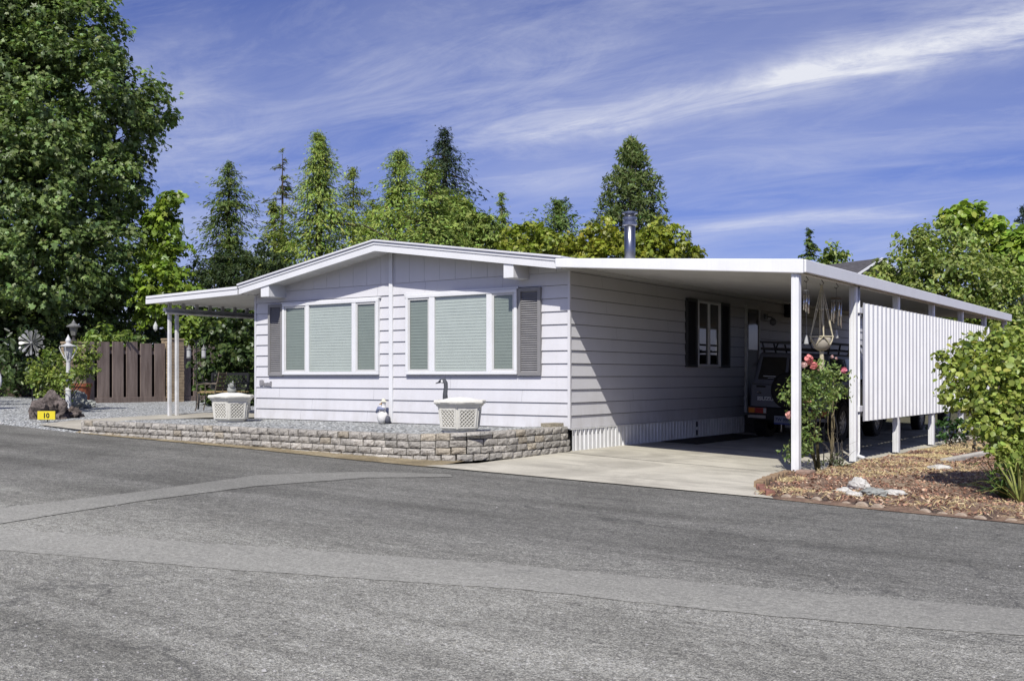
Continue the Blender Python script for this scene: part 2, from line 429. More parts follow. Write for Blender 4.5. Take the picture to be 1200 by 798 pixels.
def tints(n, dark, light, f=None, hue=0.06):
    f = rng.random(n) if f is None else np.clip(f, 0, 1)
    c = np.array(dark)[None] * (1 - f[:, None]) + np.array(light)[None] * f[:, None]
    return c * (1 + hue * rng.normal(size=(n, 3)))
def lobes_points(lobes, nclump, per, clump_r, fill=0.55):
    """clump centres in the outer part of a set of ellipsoid lobes, leaves around every clump"""
    w = np.array([l[1][0] * l[1][1] + l[1][0] * l[1][2] + l[1][1] * l[1][2] for l in lobes]); w = w / w.sum()
    li = rng.choice(len(lobes), nclump, p=w)
    C = np.array([l[0] for l in lobes], float)[li]; Rd = np.array([l[1] for l in lobes], float)[li]
    u = unit(nclump); r = fill + (1 - fill) * rng.random(nclump) ** 0.6
    r *= 1 + 0.10 * rng.normal(size=nclump)
    cc = C + u * Rd * r[:, None]
    k = np.maximum(3, rng.poisson(per, nclump)); ci = np.repeat(np.arange(nclump), k)
    n = len(ci)
    cr = clump_r * (0.6 + 0.8 * rng.random(nclump))
    off = unit(n) * (rng.random(n) ** 0.45)[:, None] * cr[ci][:, None] * np.array([1, 1, 0.7])
    return cc[ci] + off, norm(u[ci] * 0.8 + norm(off) * 0.7), ci, r[ci]
def crown(parent, lobes, nclump, per, clump_r, size, tpl, dark, light, mat=None, fill=0.55, name='crown', flat=0.5, zmin=None, sizevar=0.3):
    P, O, ci, rr = lobes_points(lobes, nclump, per, clump_r, fill)
    if zmin is not None:
        k = P[:, 2] > zmin; P, O, ci, rr = P[k], O[k], ci[k], rr[k]
    n = len(P)
    N = norm(O * 0.75 + np.array([0, 0, flat]) + 0.6 * rng.normal(size=(n, 3)))
    T = rng.normal(size=(n, 3)) + O * 0.6 + np.array([0, 0, -0.5])
    cl = rng.random(ci.max() + 1)
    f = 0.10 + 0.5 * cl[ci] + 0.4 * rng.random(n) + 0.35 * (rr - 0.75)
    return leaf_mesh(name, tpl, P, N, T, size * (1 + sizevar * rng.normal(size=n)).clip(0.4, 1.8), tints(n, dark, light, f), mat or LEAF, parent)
def limbs(parent, base, top, r0, targets, mat=BARK, name='trunk', wob=0.03):
    m = MB(); b, t = Vector(base), Vector(top); pts = []; L = (t - b).length
    for i in range(9):
        s = i / 8; p = b.lerp(t, s) + Vector((random.gauss(0, wob), random.gauss(0, wob), 0)) * L * 0.5 * s
        pts.append(p)
    m.tube(pts, [r0 * (1.25 if i == 0 else 1) * (1 - 0.82 * i / 8) for i in range(9)], 9)
    for q in targets:
        q = Vector(q); s = min(0.92, max(0.18, (q.z - b.z) / max(0.1, (t.z - b.z)) - 0.22)); i = s * 8; k = int(i)
        a = pts[k].lerp(pts[min(8, k + 1)], i - k)
        mid = a.lerp(q, 0.5) + Vector((0, 0, 0.12 * (q - a).length))
        rr = r0 * (1 - 0.82 * s) * 0.5
        m.tube([a, a.lerp(mid, 0.5) + Vector((0, 0, 0.03 * L)), mid, q], [rr, rr * 0.75, rr * 0.5, rr * 0.15], 6)
    return m.build(name, mat, parent, smooth=True)
def conifer(base, H, Rm, label, dark, light, n=9000, prof=0.8, low=0.12, droop=0.35, size=0.5, loose=0.25, mat=None, tpl='spray', whorl=None, cat='tree', name='conifer_tree', per=16, lean=0.0, group='trees behind the house', up=0.0):
    per = 30; n = int(n * 1.75); size *= .58; Rm *= 1.16
    t = thing(name, label, cat, base, group)
    bx, by, bz = base
    nb = max(20, n // per)
    h = low + (1 - low) * rng.random(nb) ** 1.15 if whorl is None else np.clip(low + (1 - low) * (rng.integers(0, whorl, nb) + 0.15 * rng.random(nb)) / whorl, 0, 0.995)
    az = rng.random(nb) * 2 * math.pi
    L = Rm * np.clip(1 - (h - low) / (1 - low), 0.02, 1) ** prof * (1 - loose + loose * 2 * rng.random(nb) * (0.7 + 0.6 * rng.random(nb)))
    L *= np.where(h < low + 0.1, 0.8, 1.0) * np.where(rng.random(nb) < .12, 1.35, 1.0)
    ph = rng.random(4) * 6.28
    g = np.sin(2 * az + 9 * h + ph[0]) + np.sin(3 * az - 17 * h + ph[1]) + np.sin(31 * h + az + ph[2])
    L *= np.where(g < -.45, .50, 1.0) * (1 + .14 * np.sin(23 * h + ph[3])) * np.exp(.12 * rng.normal(size=nb))
    dirs = np.stack([np.cos(az), np.sin(az), np.zeros(nb)], 1)
    k = np.full(nb, per); bi = np.repeat(np.arange(nb), k); s = (0.12 + 0.9 * rng.random(len(bi)) ** 0.7)
    ll = L[bi] * s
    P = np.zeros((len(bi), 3)); P[:, 0] = bx + lean * h[bi] * H; P[:, 1] = by; P[:, 2] = bz + h[bi] * H
    P += dirs[bi] * ll[:, None]
    P[:, 2] += up * ll - droop * ll * s * (0.6 + 0.4 * rng.random(len(bi)))
    side = np.stack([-dirs[bi][:, 1], dirs[bi][:, 0], np.zeros(len(bi))], 1)
    sd = rng.normal(size=len(bi))
    P += side * (sd * (0.10 + .16 * s) * L[bi])[:, None] + rng.normal(size=P.shape) * np.array([.035, .035, .028]) * Rm
    T = dirs[bi] + side * (sd * 0.5)[:, None] + np.array([0, 0, up - droop * 1.3]) + 0.25 * rng.normal(size=P.shape)
    N = norm(dirs[bi] * 0.5 + np.array([0, 0, 0.8]) + 0.45 * rng.normal(size=P.shape))
    br = rng.random(nb)
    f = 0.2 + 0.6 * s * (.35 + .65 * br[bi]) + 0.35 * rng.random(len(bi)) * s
    sz = size * (0.6 + 0.5 * rng.random(len(bi))) * (0.45 + 0.55 * np.clip(L[bi] / Rm * 1.6, 0, 1))
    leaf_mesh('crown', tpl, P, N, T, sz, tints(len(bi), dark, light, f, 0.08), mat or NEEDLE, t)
    m = MB()
    m.tube([(bx + lean * H * q, by, bz + H * q) for q in (0, .25, .5, .75, .97)], [Rm * .10, Rm * .085, Rm * .06, Rm * .035, Rm * .008], 7)
    for j in range(0, nb, max(1, nb // 70)):
        p0 = Vector((bx + lean * h[j] * H, by, bz + h[j] * H)); d = Vector(dirs[j])
        m.tube([p0, p0 + d * L[j] * .5 + Vector((0, 0, (up - droop * .3) * L[j] * .5)), p0 + d * L[j] * .9 + Vector((0, 0, (up - droop * .8) * L[j] * .9))], [Rm * .018, Rm * .012, Rm * .004], 4)
    m.build('trunk', BARK, t)
    return t
# ================================================================ SETTING
def linspace(a, b, n): return [a + (b - a) * i / (n - 1) for i in range(n)]
gx = [-900, -500, -260, -140, -90] + linspace(-60, 40, 61) + [60, 90, 140, 260, 500, 900]
gy = [-500, -200, -90, -50] + linspace(-30, 60, 61) + [80, 120, 200, 400, 900]
def ground_z(x, y):
    if y < edge(x) + 0.6: return roadz(max(-40, min(40, x)), max(-40, y)) - 0.10
    if x < -8.6: return yard(max(x, -30), y) - 0.05
    return -0.16
sheet('ground', lambda x, y: (x, y, ground_z(x, y)), gx, gy, GROUND)
rx = linspace(-40, 40, 161)
sheet('road', lambda x, t: (x, edge(x) * (1 - t) - 40 * t, roadz(x, edge(x) * (1 - t) - 40 * t)), rx, [0, .05, .1, .2, .4, .7, 1], ROAD)
def strip(name, pts, lift, seedv):
    """smooth trench-repair strip in the road; pts = (x, y_near, x2, y2_far) edges with a slightly uneven outline"""
    r2 = random.Random(seedv); m = MB(); n = len(pts)
    vs = []
    for (x0, y0, x1, y1) in pts:
        for (x, y) in ((x0, y0), (x1, y1)):
            x += r2.gauss(0, .006); y += r2.gauss(0, .009)
            vs.append((x, y, roadz(x, y) + lift))
    m.add(vs, [(2 * i, 2 * i + 2, 2 * i + 3, 2 * i + 1) for i in range(n - 1)])
    return m.build(name, PATCH, kind='structure')
def lerp_pts(a, n):
    out = []
    for i in range(len(a) - 1):
        for k in range(n):
            t = k / n; out.append(tuple(p * (1 - t) + q * t for p, q in zip(a[i], a[i + 1])))
    return out + [a[-1]]
strip('road_patch', lerp_pts([(-12, -16.4, -12.9, -15.9), (-3.2, -11.65, -4.0, -11.15), (0.89, -9.48, -0.03, -8.98), (3.03, -8.85, 2.29, -8.22), (4.73, -8.23, 4.30, -7.61), (6.32, -7.92, 6.05, -7.25), (7.59, -7.51, 7.48, -6.86), (14, -5.9, 14, -5.25)], 16), 0.003, 1)
strip('road_patch', lerp_pts([(-0.9, -9.15, -1.9, -8.75), (-0.29, -8.84, -1.16, -8.37), (-0.54, -7.31, -1.15, -6.88), (-0.54, -5.76, -1.37, -5.04), (-0.12, -4.41, -0.56, -3.93), (0.65, -3.72, 0.45, -3.50)], 14), 0.006, 2)

# driveway: level slab beside the house, running down to the road
def drive_pt(u, t):
    # t 0..1 from road edge to slab; u 0..1 from left to right
    L = [(-.42, edge(-.42)), (0.02, -2.35), (0.04, -1.6), (-.02, -.5), (-.02, 14.4)]
    Rr = [(4.52, edge(4.52)), (4.16, -2.55), (3.9, -1.5), (3.72, -.52), (3.96, 14.4)]
    k = t * 4; i = min(3, int(k)); f = k - i
    a = [L[i][j] * (1 - f) + L[i + 1][j] * f for j in (0, 1)]; b = [Rr[i][j] * (1 - f) + Rr[i + 1][j] * f for j in (0, 1)]
    x = a[0] * (1 - u) + b[0] * u; y = a[1] * (1 - u) + b[1] * u
    z0 = roadz(x, y) + 0.012
    w = min(1, max(0, (y + 3.1) / 2.8)); z = z0 * (1 - w) - .038 * max(0, x) * w
    return (x, y, z)
sheet('driveway', drive_pt, linspace(0, 1, 18), linspace(0, 1, 33), CONC)
m = MB()   # slab edge along the mulch side and its control joints
m.add([(3.96, -.3, -.149), (3.96, 14.4, -.149), (3.97, 14.4, -.35), (3.97, -.3, -.35)], [(0, 1, 2, 3)])
m.build('driveway_edge', CONC, kind='structure')
JOINT = M('joint', (0.10, 0.09, 0.07), 0.9)
m = MB()
for y in (-.3, 2.6, 5.8, 9): m.add([(0, y - .012, .004), (3.93, y - .012, .004 - .1493), (3.93, y + .012, .004 - .1493), (0, y + .012, .004)], [(0, 1, 2, 3)])
m.build('driveway_joint', JOINT, kind='structure')

# gravel bed in front of the house (held by the block wall) and the open gravel yard on the left
def bed(x, t):
    y0 = -2.42 if x < -.55 else (-2.42 + (0.0 if x < -.4 else (x + .4) * .55)); y = y0 * (1 - t) + 0.02 * t
    z = (.285 + .05 * t + (0.05 * max(0, (x + 1.2)) / 1.2)) + .012 * math.sin(3 * x + 1) * math.sin(5 * y)
    return (x, y, z)
sheet('gravel_bed', bed, linspace(-9.0, -.04, 60), linspace(0, 1, 12), GRAV)
def gy_(x, t):
    e = edge(x); y = (e + .02) * (1 - t) + 9 * t
    return (x, y, yard(x, y) + .01 + .012 * math.sin(2.3 * x) * math.sin(3.1 * y) if t > 0 else roadz(x, y) - .01)
sheet('gravel_yard', gy_, linspace(-34, -8.9, 90), [0, .03, .06, .1, .15, .2, .3, .4, .5, .6, .8, 1], GRAV)
WALK = [((-11.25, -2.10), (-9.15, -2.40)), ((-10.9, -1.6), (-9.05, -1.9)), ((-10.5, -.8), (-8.9, -1.2)), ((-10.2, .0), (-8.2, -.45)), ((-10.1, .5), (-7.25, -.1)), ((-10.1, 6.5), (-7.25, 6.5))]
m = MB(); vs = []
for i, (a, b) in enumerate(WALK):
    for p in (a, b):
        z = max(yard(p[0], p[1]) + .04, (.24, .27, .31, .345, .36, .36)[i])
        if i == 0: z = roadz(p[0], p[1]) + .05
        vs.append((p[0], p[1], z))
m.add(vs, [(2 * i, 2 * i + 1, 2 * i + 3, 2 * i + 2) for i in range(len(WALK) - 1)])
m.build('walkway', CONCG, kind='structure')

# mulch bed right of the carport
def mulch_z(x, y):
    e = edge(x); t = min(1, max(0, (y - e) / 1.3))
    z = roadz(x, e) + .05 * min(1, (y - e) / .25 + .0) - t * .012
    z = z * (1 - max(0, min(1, (y - 2) / 5))) + (-.14) * max(0, min(1, (y - 2) / 5))
    return z + .018 * math.sin(4.1 * x + y) * math.cos(3.7 * y - x) + .012 * math.sin(11 * x) * math.sin(9 * y + 2 * x)
def mul(x_, t):
    y = None
    tt = t ** 1.4; y = (edge(4.3 + x_ * 0) * (1 - tt) + 16 * tt)
    xl = 4.28 if y < -2.9 else (4.28 + (y + 2.9) * (3.72 - 4.28) / 2.4 if y < -.5 else 3.955)
    x = xl * (1 - x_) + 13 * x_
    if tt < .02: y = edge(x) + (.0 if t == 0 else .1)
    return (x, y, mulch_z(x, y) if y > edge(x) + .03 else roadz(x, y) + .006)
sheet('mulch_bed', mul, [i ** 1.5 for i in linspace(0, 1, 90)], linspace(0, 1, 110), MULCH)
def scatter_box(name, n, area, zf, sizes, cols, mat=CHIP, kindd='stuff', lift=.0, tilt=.5, long=2.4):
    """loose flat chips lying on a surface"""
    P = []; 
    while len(P) < n:
        x = random.uniform(area[0], area[1]); y = random.uniform(area[2], area[3])
        if zf(x, y) is None: continue
        P.append((x, y, zf(x, y) + lift))
    P = np.array(P); k = len(P)
    N = norm(np.array([0, 0, 1.0]) + tilt * rng.normal(size=(k, 3))); T = unit(k)
    sz = sizes[0] + (sizes[1] - sizes[0]) * rng.random(k) ** 2
    ci = rng.integers(0, len(cols), k); c = np.array(cols)[ci] * (0.7 + 0.6 * rng.random((k, 1)))
    return leaf_mesh(name, 'oval', P, N, T, sz, c, mat, None, kindd, (area[0], area[2], 0))
def mz(x, y):
    xl = 4.2 if y < -2.9 else (4.28 + (y + 2.9) * (3.72 - 4.28) / 2.4 if y < -.5 else 3.97)
    if x < xl or y < edge(x) + .12: return None
    return mulch_z(x, y)
tag(scatter_box('wood_mulch', 30000, (3.7, 11.0, -4.0, 6.0), mz, (.02, .062), [(.34, .185, .12), (.41, .245, .165), (.24, .125, .085), (.38, .21, .135), (.52, .39, .27)], lift=.008),
    'brown and reddish wood chips covering the bed beside the carport', 'mulch')
def straw(name, n, spots, label, cat='dry grass', h=(.03, .085), cols=((.55, .44, .22), (.66, .55, .30), (.40, .30, .14)), seed=3):
    r2 = np.random.default_rng(seed); P = []; T = []
    for (x, y, r, w) in spots:
        k = int(n * w); a = r2.random(k) * 6.283; q = r * np.sqrt(r2.random(k))
        for i in range(k):
            px, py = x + q[i] * math.cos(a[i]), y + q[i] * math.sin(a[i])
            z = mz(px, py)
            if z is None: continue
            P.append((px, py, z + .02))
    P = np.array(P); k = len(P); T = r2.normal(size=(k, 3)) * np.array([1, 1, .55]) + np.array([0, 0, .35]); N = norm(r2.normal(size=(k, 3)) + np.array([.3, -1, .6]))
    c = np.array(cols)[r2.integers(0, len(cols), k)] * (.7 + .6 * r2.random((k, 1)))
    o = leaf_mesh(name, 'blade', P, N, T, h[0] + (h[1] - h[0]) * r2.random(k), c, CHIP, None, 'stuff', (4, 0, 0))
    return tag(o, label, cat)
straw('dry_grass', 9000, [(4.6, 1.5, 1.0, .10), (4.35, 3.4, .5, .12), (4.3, 5.2, .5, .12), (4.8, 6.5, .9, .14), (5.6, 8, 1.6, .2), (4.4, -.2, .55, .05), (5.6, -2.8, .8, .03), (6.6, -2.9, .8, .03), (4.5, -2.9, .35, .03), (4.0, -1.6, .3, .03), (7.2, -2.5, .8, .02), (5.6, .6, .9, .03)],
      'straw-coloured dry grass growing along the carport posts and through the wood chips')

# loose pebbles on the asphalt near the viewer
def pebz(x, y): return roadz(x, y) if y < edge(x) - .02 else None
P = []
while len(P) < 420:
    px, d = random.uniform(-60, 1260), random.choice([random.uniform(4.4, 7.5), random.uniform(4.4, 12)])
    if random.random() > (.95 if px < 400 and d < 6.5 else .22): continue
    x, y = at(px, d)
    if pebz(x, y) is not None: P.append((x, y))
m = MB()
for x, y in P:
    r = random.uniform(.003, .011) * (1 if random.random() < .9 else 1.5)
    m.lathe([(r * .5, -r * .2), (r, r * .15), (r * .55, r * .7)], (x, y, roadz(x, y)), 5, Matrix.Rotation(random.random() * 3, 3, 'Z'))
o = m.build('loose_gravel', M('pebble', (.42, .41, .39), .9, nz=(8, .3)), kind='stuff')
tag(o, 'small loose stones scattered over the near asphalt', 'gravel')

# ================================================================ HOUSE
house = thing('mobile_home', 'white single-storey mobile home with lap siding and low gabled roof', 'house', (-3.59, 8.0, 0))
LAPS = [.34, .535, .738, .943, 1.147, 1.350, 1.553, 1.757, 1.960, 2.163, 2.366, 2.569, 2.772]
XL, XR, YB = -7.18, 0.0, 17.0
RID, RLX, RRX = -3.65, -7.14, 0.13
def roof_top(x): return 3.49 - .1415 * (x - RID) if x > RID else 3.49 - .166 * (RID - x)
def laps_front(x0, x1, zs, m):
    for a, b in zip(zs[:-1], zs[1:]):
        a += .006
        m.add([(x0, -.024, a), (x1, -.024, a), (x1, -.004, b), (x0, -.004, b), (x0, .02, a), (x1, .02, a), (x1, .02, b), (x0, .02, b)],
              [(0, 1, 2, 3), (4, 7, 6, 5), (0, 4, 5, 1), (3, 2, 6, 7), (0, 3, 7, 4), (1, 5, 6, 2)])
m = MB(); laps_front(XL, -3.70, LAPS, m); laps_front(-3.62, XR - .0, LAPS, m)
JNT = M('siding_joint', (.22, .22, .23), .8)
nf = len(m.f); r3 = random.Random(12)   # butt joints between siding boards
for i, (a, b) in enumerate(zip(LAPS[:-1], LAPS[1:])):
    for x in (r3.uniform(-6.6, -5.2), r3.uniform(-4.9, -3.9), r3.uniform(-2.9, -1.8), r3.uniform(-1.5, -.6)):
        if r3.random() < .42: m.add([(x, -.0255, a + .012), (x + .003, -.0255, a + .012), (x + .003, -.006, b), (x, -.006, b)], [(0, 1, 2, 3)])
m.build_two('front_siding', WHITE, JNT, nf, house)
m = MB(); side_joints = []
for i, (a, b) in enumerate(zip(LAPS[:-1], LAPS[1:])):
    for y in (r3.uniform(.6, 2.2), r3.uniform(2.4, 3.9), r3.uniform(8, 10), r3.uniform(11, 13)):
        if r3.random() < .5: side_joints.append([(.0255, y, a + .012), (.0255, y + .003, a + .012), (.006, y + .003, b), (.006, y, b)])
m = MB()
for a, b in zip(LAPS[:-1] + [2.772], LAPS[1:] + [2.87]):
    a += .009
    m.add([(.024, -.0, a), (.024, YB, a), (.004, YB, b), (.004, 0, b), (-.02, 0, a), (-.02, YB, a), (-.02, YB, b), (-.02, 0, b)],
          [(0, 1, 2, 3), (4, 7, 6, 5), (0, 4, 5, 1), (3, 2, 6, 7), (0, 3, 7, 4), (1, 5, 6, 2)])
    m.add([(XL - .024, 0, a), (XL - .024, YB, a), (XL - .004, YB, b), (XL - .004, 0, b), (XL + .02, 0, a), (XL + .02, YB, a), (XL + .02, YB, b), (XL + .02, 0, b)],
          [(0, 1, 2, 3), (4, 7, 6, 5), (0, 4, 5, 1), (3, 2, 6, 7), (0, 3, 7, 4), (1, 5, 6, 2)])
nf = len(m.f)
for q in side_joints: m.add(q, [(0, 1, 2, 3)])
m.build_two('side_siding', WHITE, JNT, nf, house)
m = MB(); m.prism([(XL + .03, .0), (XR - .03, .0), (XR - .03, roof_top(-.03) - .13), (RID, 3.36), (XL + .03, roof_top(XL) - .13)], .025, YB); m.build('wall_core', DARK, house)
m = MB()   # vertical boards of the gable
xs = [XL + .25 + .335 * i for i in range(22)]
for a, b in zip(xs[:-1], xs[1:]):
    if b > XR: b = XR
    for (p, q) in ([(a, b)] if not (a < RID < b) else [(a, RID), (RID, b)]):
        ztp, ztq = roof_top(p) - .155, roof_top(q) - .155
        if max(ztp, ztq) < 2.78: continue
        m.add([(p + .002, -.012, 2.778), (q - .002, -.012, 2.778), (q - .002, -.012, max(2.779, ztq)), (p + .002, -.012, max(2.779, ztp)),
               (p + .006, .012, 2.778), (q - .006, .012, 2.778), (q - .006, .012, max(2.779, ztq)), (p + .006, .012, max(2.779, ztp))],
              [(0, 1, 2, 3), (4, 7, 6, 5), (0, 4, 5, 1), (3, 2, 6, 7), (0, 3, 7, 4), (1, 5, 6, 2)])
m.build('gable_panel', WHITE, house)
m = MB(); m.prism([(XL + .1, 2.76), (XR - .02, 2.76), (XR - .02, roof_top(-.02) - .16), (RID, 3.33), (XL + .1, roof_top(XL + .1) - .16)], .008, .022); m.build('gable_backing', SOFF, house)
m = MB(); m.box(-3.70, -.045, .34, -3.62, .0, 3.33); m.build('centre_batten', TRIM, house, bevel=.004)
m = MB(); m.box(-.012, -.032, .34, .032, .012, 2.80); m.build('corner_trim', WHITE, house, bevel=.004); m = MB(); m.box(XL - .03, -.032, .34, XL + .012, .012, 2.70); m.build('corner_trim', WHITE, house, bevel=.004)
# roof
roof = None
m = MB(); m.prism([(RLX, roof_top(RLX) - .17), (RID, 3.49 - .17), (RRX, roof_top(RRX) - .17), (RRX, roof_top(RRX) - .02), (RID, 3.49 - .02), (RLX, roof_top(RLX) - .02)], -.43, YB + .3)
roof = m.build('roof', SOFF, house)
m = MB()
for (a, b) in ((RLX - .03, RID), (RID, RRX + .03)):
    m.add([(a, -.5, roof_top(a) - .018), (b, -.5, roof_top(b) - .018), (b, YB + .35, roof_top(b) - .018), (a, YB + .35, roof_top(a) - .018),
           (a, -.5, roof_top(a) + .012), (b, -.5, roof_top(b) + .012), (b, YB + .35, roof_top(b) + .012), (a, YB + .35, roof_top(a) + .012)],
          [(0, 3, 2, 1), (4, 5, 6, 7), (0, 1, 5, 4), (1, 2, 6, 5), (2, 3, 7, 6), (3, 0, 4, 7)])
m.build('roof_sheet', ROOFW, roof)
m = MB()
for (a, b) in ((RLX - .012, RID), (RID, RRX + .012)):
    for (yo, zl, zh) in ((-.462, -.185, -.072), (-.476, -.070, -.022)):
        m.add([(a, yo, roof_top(a) + zl), (b, yo, roof_top(b) + zl), (b, yo, roof_top(b) + zh), (a, yo, roof_top(a) + zh),
               (a, -.431, roof_top(a) + zl), (b, -.431, roof_top(b) + zl), (b, -.431, roof_top(b) + zh), (a, -.431, roof_top(a) + zh)],
              [(0, 1, 2, 3), (4, 7, 6, 5), (0, 4, 5, 1), (3, 2, 6, 7), (0, 3, 7, 4), (1, 5, 6, 2)])
m.build('fascia', TRIM, roof)
m = MB(); m.box(RRX + .001, -.43, roof_top(RRX) - .172, RRX + .012, YB, roof_top(RRX) - .025); m.box(RLX - .012, -.43, roof_top(RLX) - .172, RLX - .001, YB, roof_top(RLX) - .025); m.build('eave_board', TRIM, roof)
for x0, x1, zb, zt in ((-6.56, -6.34, 2.645, 2.88), (-.94, -.75, 2.69, 2.93)):
    m = MB(); m.box(x0, -.44, zb, x1, .0, zt); m.build('roof_beam', TRIM, house, bevel=.006)
# stove pipe
fx, fy = -2.23, 6.0
m = MB(); m.lathe([(.118, 3.2), (.118, 4.40), (.105, 4.405)], (fx, fy, 0), 24); fl = m.build('flue_pipe', STEEL, house, smooth=False)
for p in fl.data.polygons: p.use_smooth = abs(p.normal.z) < .5
m = MB(); m.lathe([(.10, 4.36), (.155, 4.40), (.155, 4.46), (.12, 4.475), (.12, 4.50), (.155, 4.51), (.155, 4.56), (.12, 4.58), (.10, 4.62), (.165, 4.64), (.165, 4.675), (.05, 4.70)], (fx, fy, 0), 24); m.build('rain_cap', STEEL, fl)
m = MB(); m.lathe([(.24, 3.24), (.14, 3.42), (.125, 3.43)], (fx, fy, 0), 20); m.build('flashing', ALUG, fl)
# front windows
def front_window(x0, x1, z0, z1, mull):
    fw, yf = .055, -.078
    m = MB()
    m.box(x0, yf, z0, x1, -.005, z0 + fw); m.box(x0, yf, z1 - fw, x1, -.005, z1); m.box(x0, yf + .001, z0 + fw, x0 + fw, -.005, z1 - fw); m.box(x1 - fw, yf + .001, z0 + fw, x1, -.005, z1 - fw)
    w = m.build('window', TRIM, house, bevel=.006)
    for a, b in mull: m = MB(); m.box(a, yf + .006, z0 + fw, b, -.006, z1 - fw); m.build('mullion', TRIM, w, bevel=.005)
    # narrow sash frames inside the two side lights
    s = .035
    for a, b in ((x0 + fw, mull[0][0]), (mull[1][1], x1 - fw)):
        m = MB(); m.box(a, yf + .018, z0 + fw, b, -.02, z0 + fw + s); m.box(a, yf + .018, z1 - fw - s, b, -.02, z1 - fw); m.box(a, yf + .019, z0 + fw + s, a + s, -.02, z1 - fw - s); m.box(b - s, yf + .019, z0 + fw + s, b, -.02, z1 - fw - s)
        m.build('sash', M('sash_aluminium', (.62, .62, .60), .4, nz=(4, .05)), w)
    m = MB(); m.add([(mull[0][1], -.05, z0 + fw), (mull[1][0], -.05, z0 + fw), (mull[1][0], -.05, z1 - fw), (mull[0][1], -.05, z1 - fw)], [(0, 1, 2, 3)]); m.build('pane', GLASS, w, recalc=False)
    for a, b in ((x0 + fw + s, mull[0][0] - s), (mull[1][1] + s, x1 - fw - s)):
        m = MB(); m.add([(a, -.048, z0 + fw + s), (b, -.048, z0 + fw + s), (b, -.048, z1 - fw - s), (a, -.048, z1 - fw - s)], [(0, 1, 2, 3)]); m.build('screened_pane', GLASSD, w, recalc=False)
    m = MB(); z = z0 + .06; i = 0
    while z < z1 - .06:
        sag = .0025 * math.sin(i * 1.7)
        m.add([(x0 + .06, -.034, z + sag), (x1 - .06, -.034, z - sag), (x1 - .06, -.029, z + .055), (x0 + .06, -.028, z + .055)], [(0, 1, 2, 3)])
        z += .052; i += 1
    m.build('blind', BLIND, w, recalc=False)
front_window(-6.38, -3.93, 1.185, 2.53, [(-5.755, -5.665), (-4.57, -4.47)])
front_window(-3.29, -.945, 1.185, 2.55, [(-2.765, -2.645), (-1.55, -1.44)])
m = MB(); m.box(-3.33, -.06, 2.552, -.93, -.01, 2.585); m.build('window_header', TRIM, house); m = MB(); m.box(-6.42, -.06, 2.532, -3.9, -.01, 2.56); m.build('window_header', TRIM, house)
def shutter(x0, x1, z0, z1, mat, side=False):
    m = MB(); y0, y1 = -.062, -.012
    P = (lambda a, b, c, d, e, f: m.box(a, b, c, d, e, f)) if not side else (lambda a, b, c, d, e, f: m.box(-b, a, c, -e, d, f))
    fw = .055
    P(x0, y0, z0, x0 + fw, y1, z1); P(x1 - fw, y0, z0, x1, y1, z1); P(x0 + fw, y0, z0, x1 - fw, y1, z0 + fw); P(x0 + fw, y0, z1 - fw, x1 - fw, y1, z1)
    P(x0 + fw, y1 - .012, z0 + fw, x1 - fw, y1, z1 - fw)
    z = z0 + fw
    while z < z1 - fw - .02:
        if not side: m.add([(x0 + fw, y0 + .012, z), (x1 - fw, y0 + .012, z), (x1 - fw, y1 - .013, z + .034), (x0 + fw, y1 - .013, z + .034)], [(0, 1, 2, 3)])
        else: m.add([(-y0 - .012, x0 + fw, z), (-y0 - .012, x1 - fw, z), (-y1 + .013, x1 - fw, z + .034), (-y1 + .013, x0 + fw, z + .034)], [(0, 1, 2, 3)])
        z += .036
    return m.build('shutter', mat, house)
shutter(-6.79, -6.39, 1.17, 2.53, SHUT); shutter(-.935, -.50, 1.17, 2.555, SHUT)
shutter(4.04, 4.50, 1.33, 2.62, SHUTD, True); shutter(5.56, 6.02, 1.33, 2.62, SHUTD, True)
# side window
m = MB(); y0, y1, z0, z1 = 4.51, 5.55, 1.34, 2.61; f = .05
for (a, b, c, d) in ((y0, z0, y1, z0 + f), (y0, z1 - f, y1, z1), (y0, z0 + f, y0 + f, z1 - f), (y1 - f, z0 + f, y1, z1 - f), (5.0, z0 + f, 5.05, z1 - f)):
    m.box(.006, a, b, .068, c, d)
w = m.build('window', TRIM, house, bevel=.005)
m = MB(); m.box(.030, y0 + f, z0 + f, .032, y1 - f, z1 - f); m.build('pane', M('night_glass', (.01, .012, .012), .03, nz=(3, .1), spec=.9), w)
# side door, porch lamp, wall vent
m = MB(); m.box(.006, 6.86, .40, .06, 6.93, 2.66); m.box(.006, 7.57, .40, .06, 7.64, 2.66); m.box(.006, 6.93, 2.58, .06, 7.57, 2.66)
d_ = m.build('door', ALUG, house)
m = MB(); m.box(.012, 6.93, .40, .035, 7.57, 2.58); m.build('door_leaf', M('door_brown', (.07, .055, .05), .5), d_)
m = MB(); m.box(.03, 7.0, 1.72, .045, 7.5, 2.5); m.build('door_window', CARGLASS, d_)
m = MB(); m.ball((.075, 7.48, 1.42), .035); m.build('handle', CHROME, d_)
m = MB(); m.box(.02, 7.92, 2.40, .06, 8.04, 2.52); m.tube([(.06, 7.98, 2.46), (.16, 7.98, 2.44), (.2, 7.98, 2.40)], .018); m.lathe([(.03, .06), (.075, 0), (.07, -.07), (.02, -.10)], (.2, 7.98, 2.36), 12); m.build('porch_lamp', M('lamp_grey', (.22, .22, .22), .4), house)
m = MB(); m.box(.02, 9.12, 2.5, .16, 9.36, 2.80); m.build('wall_vent', IRON, house, bevel=.01)
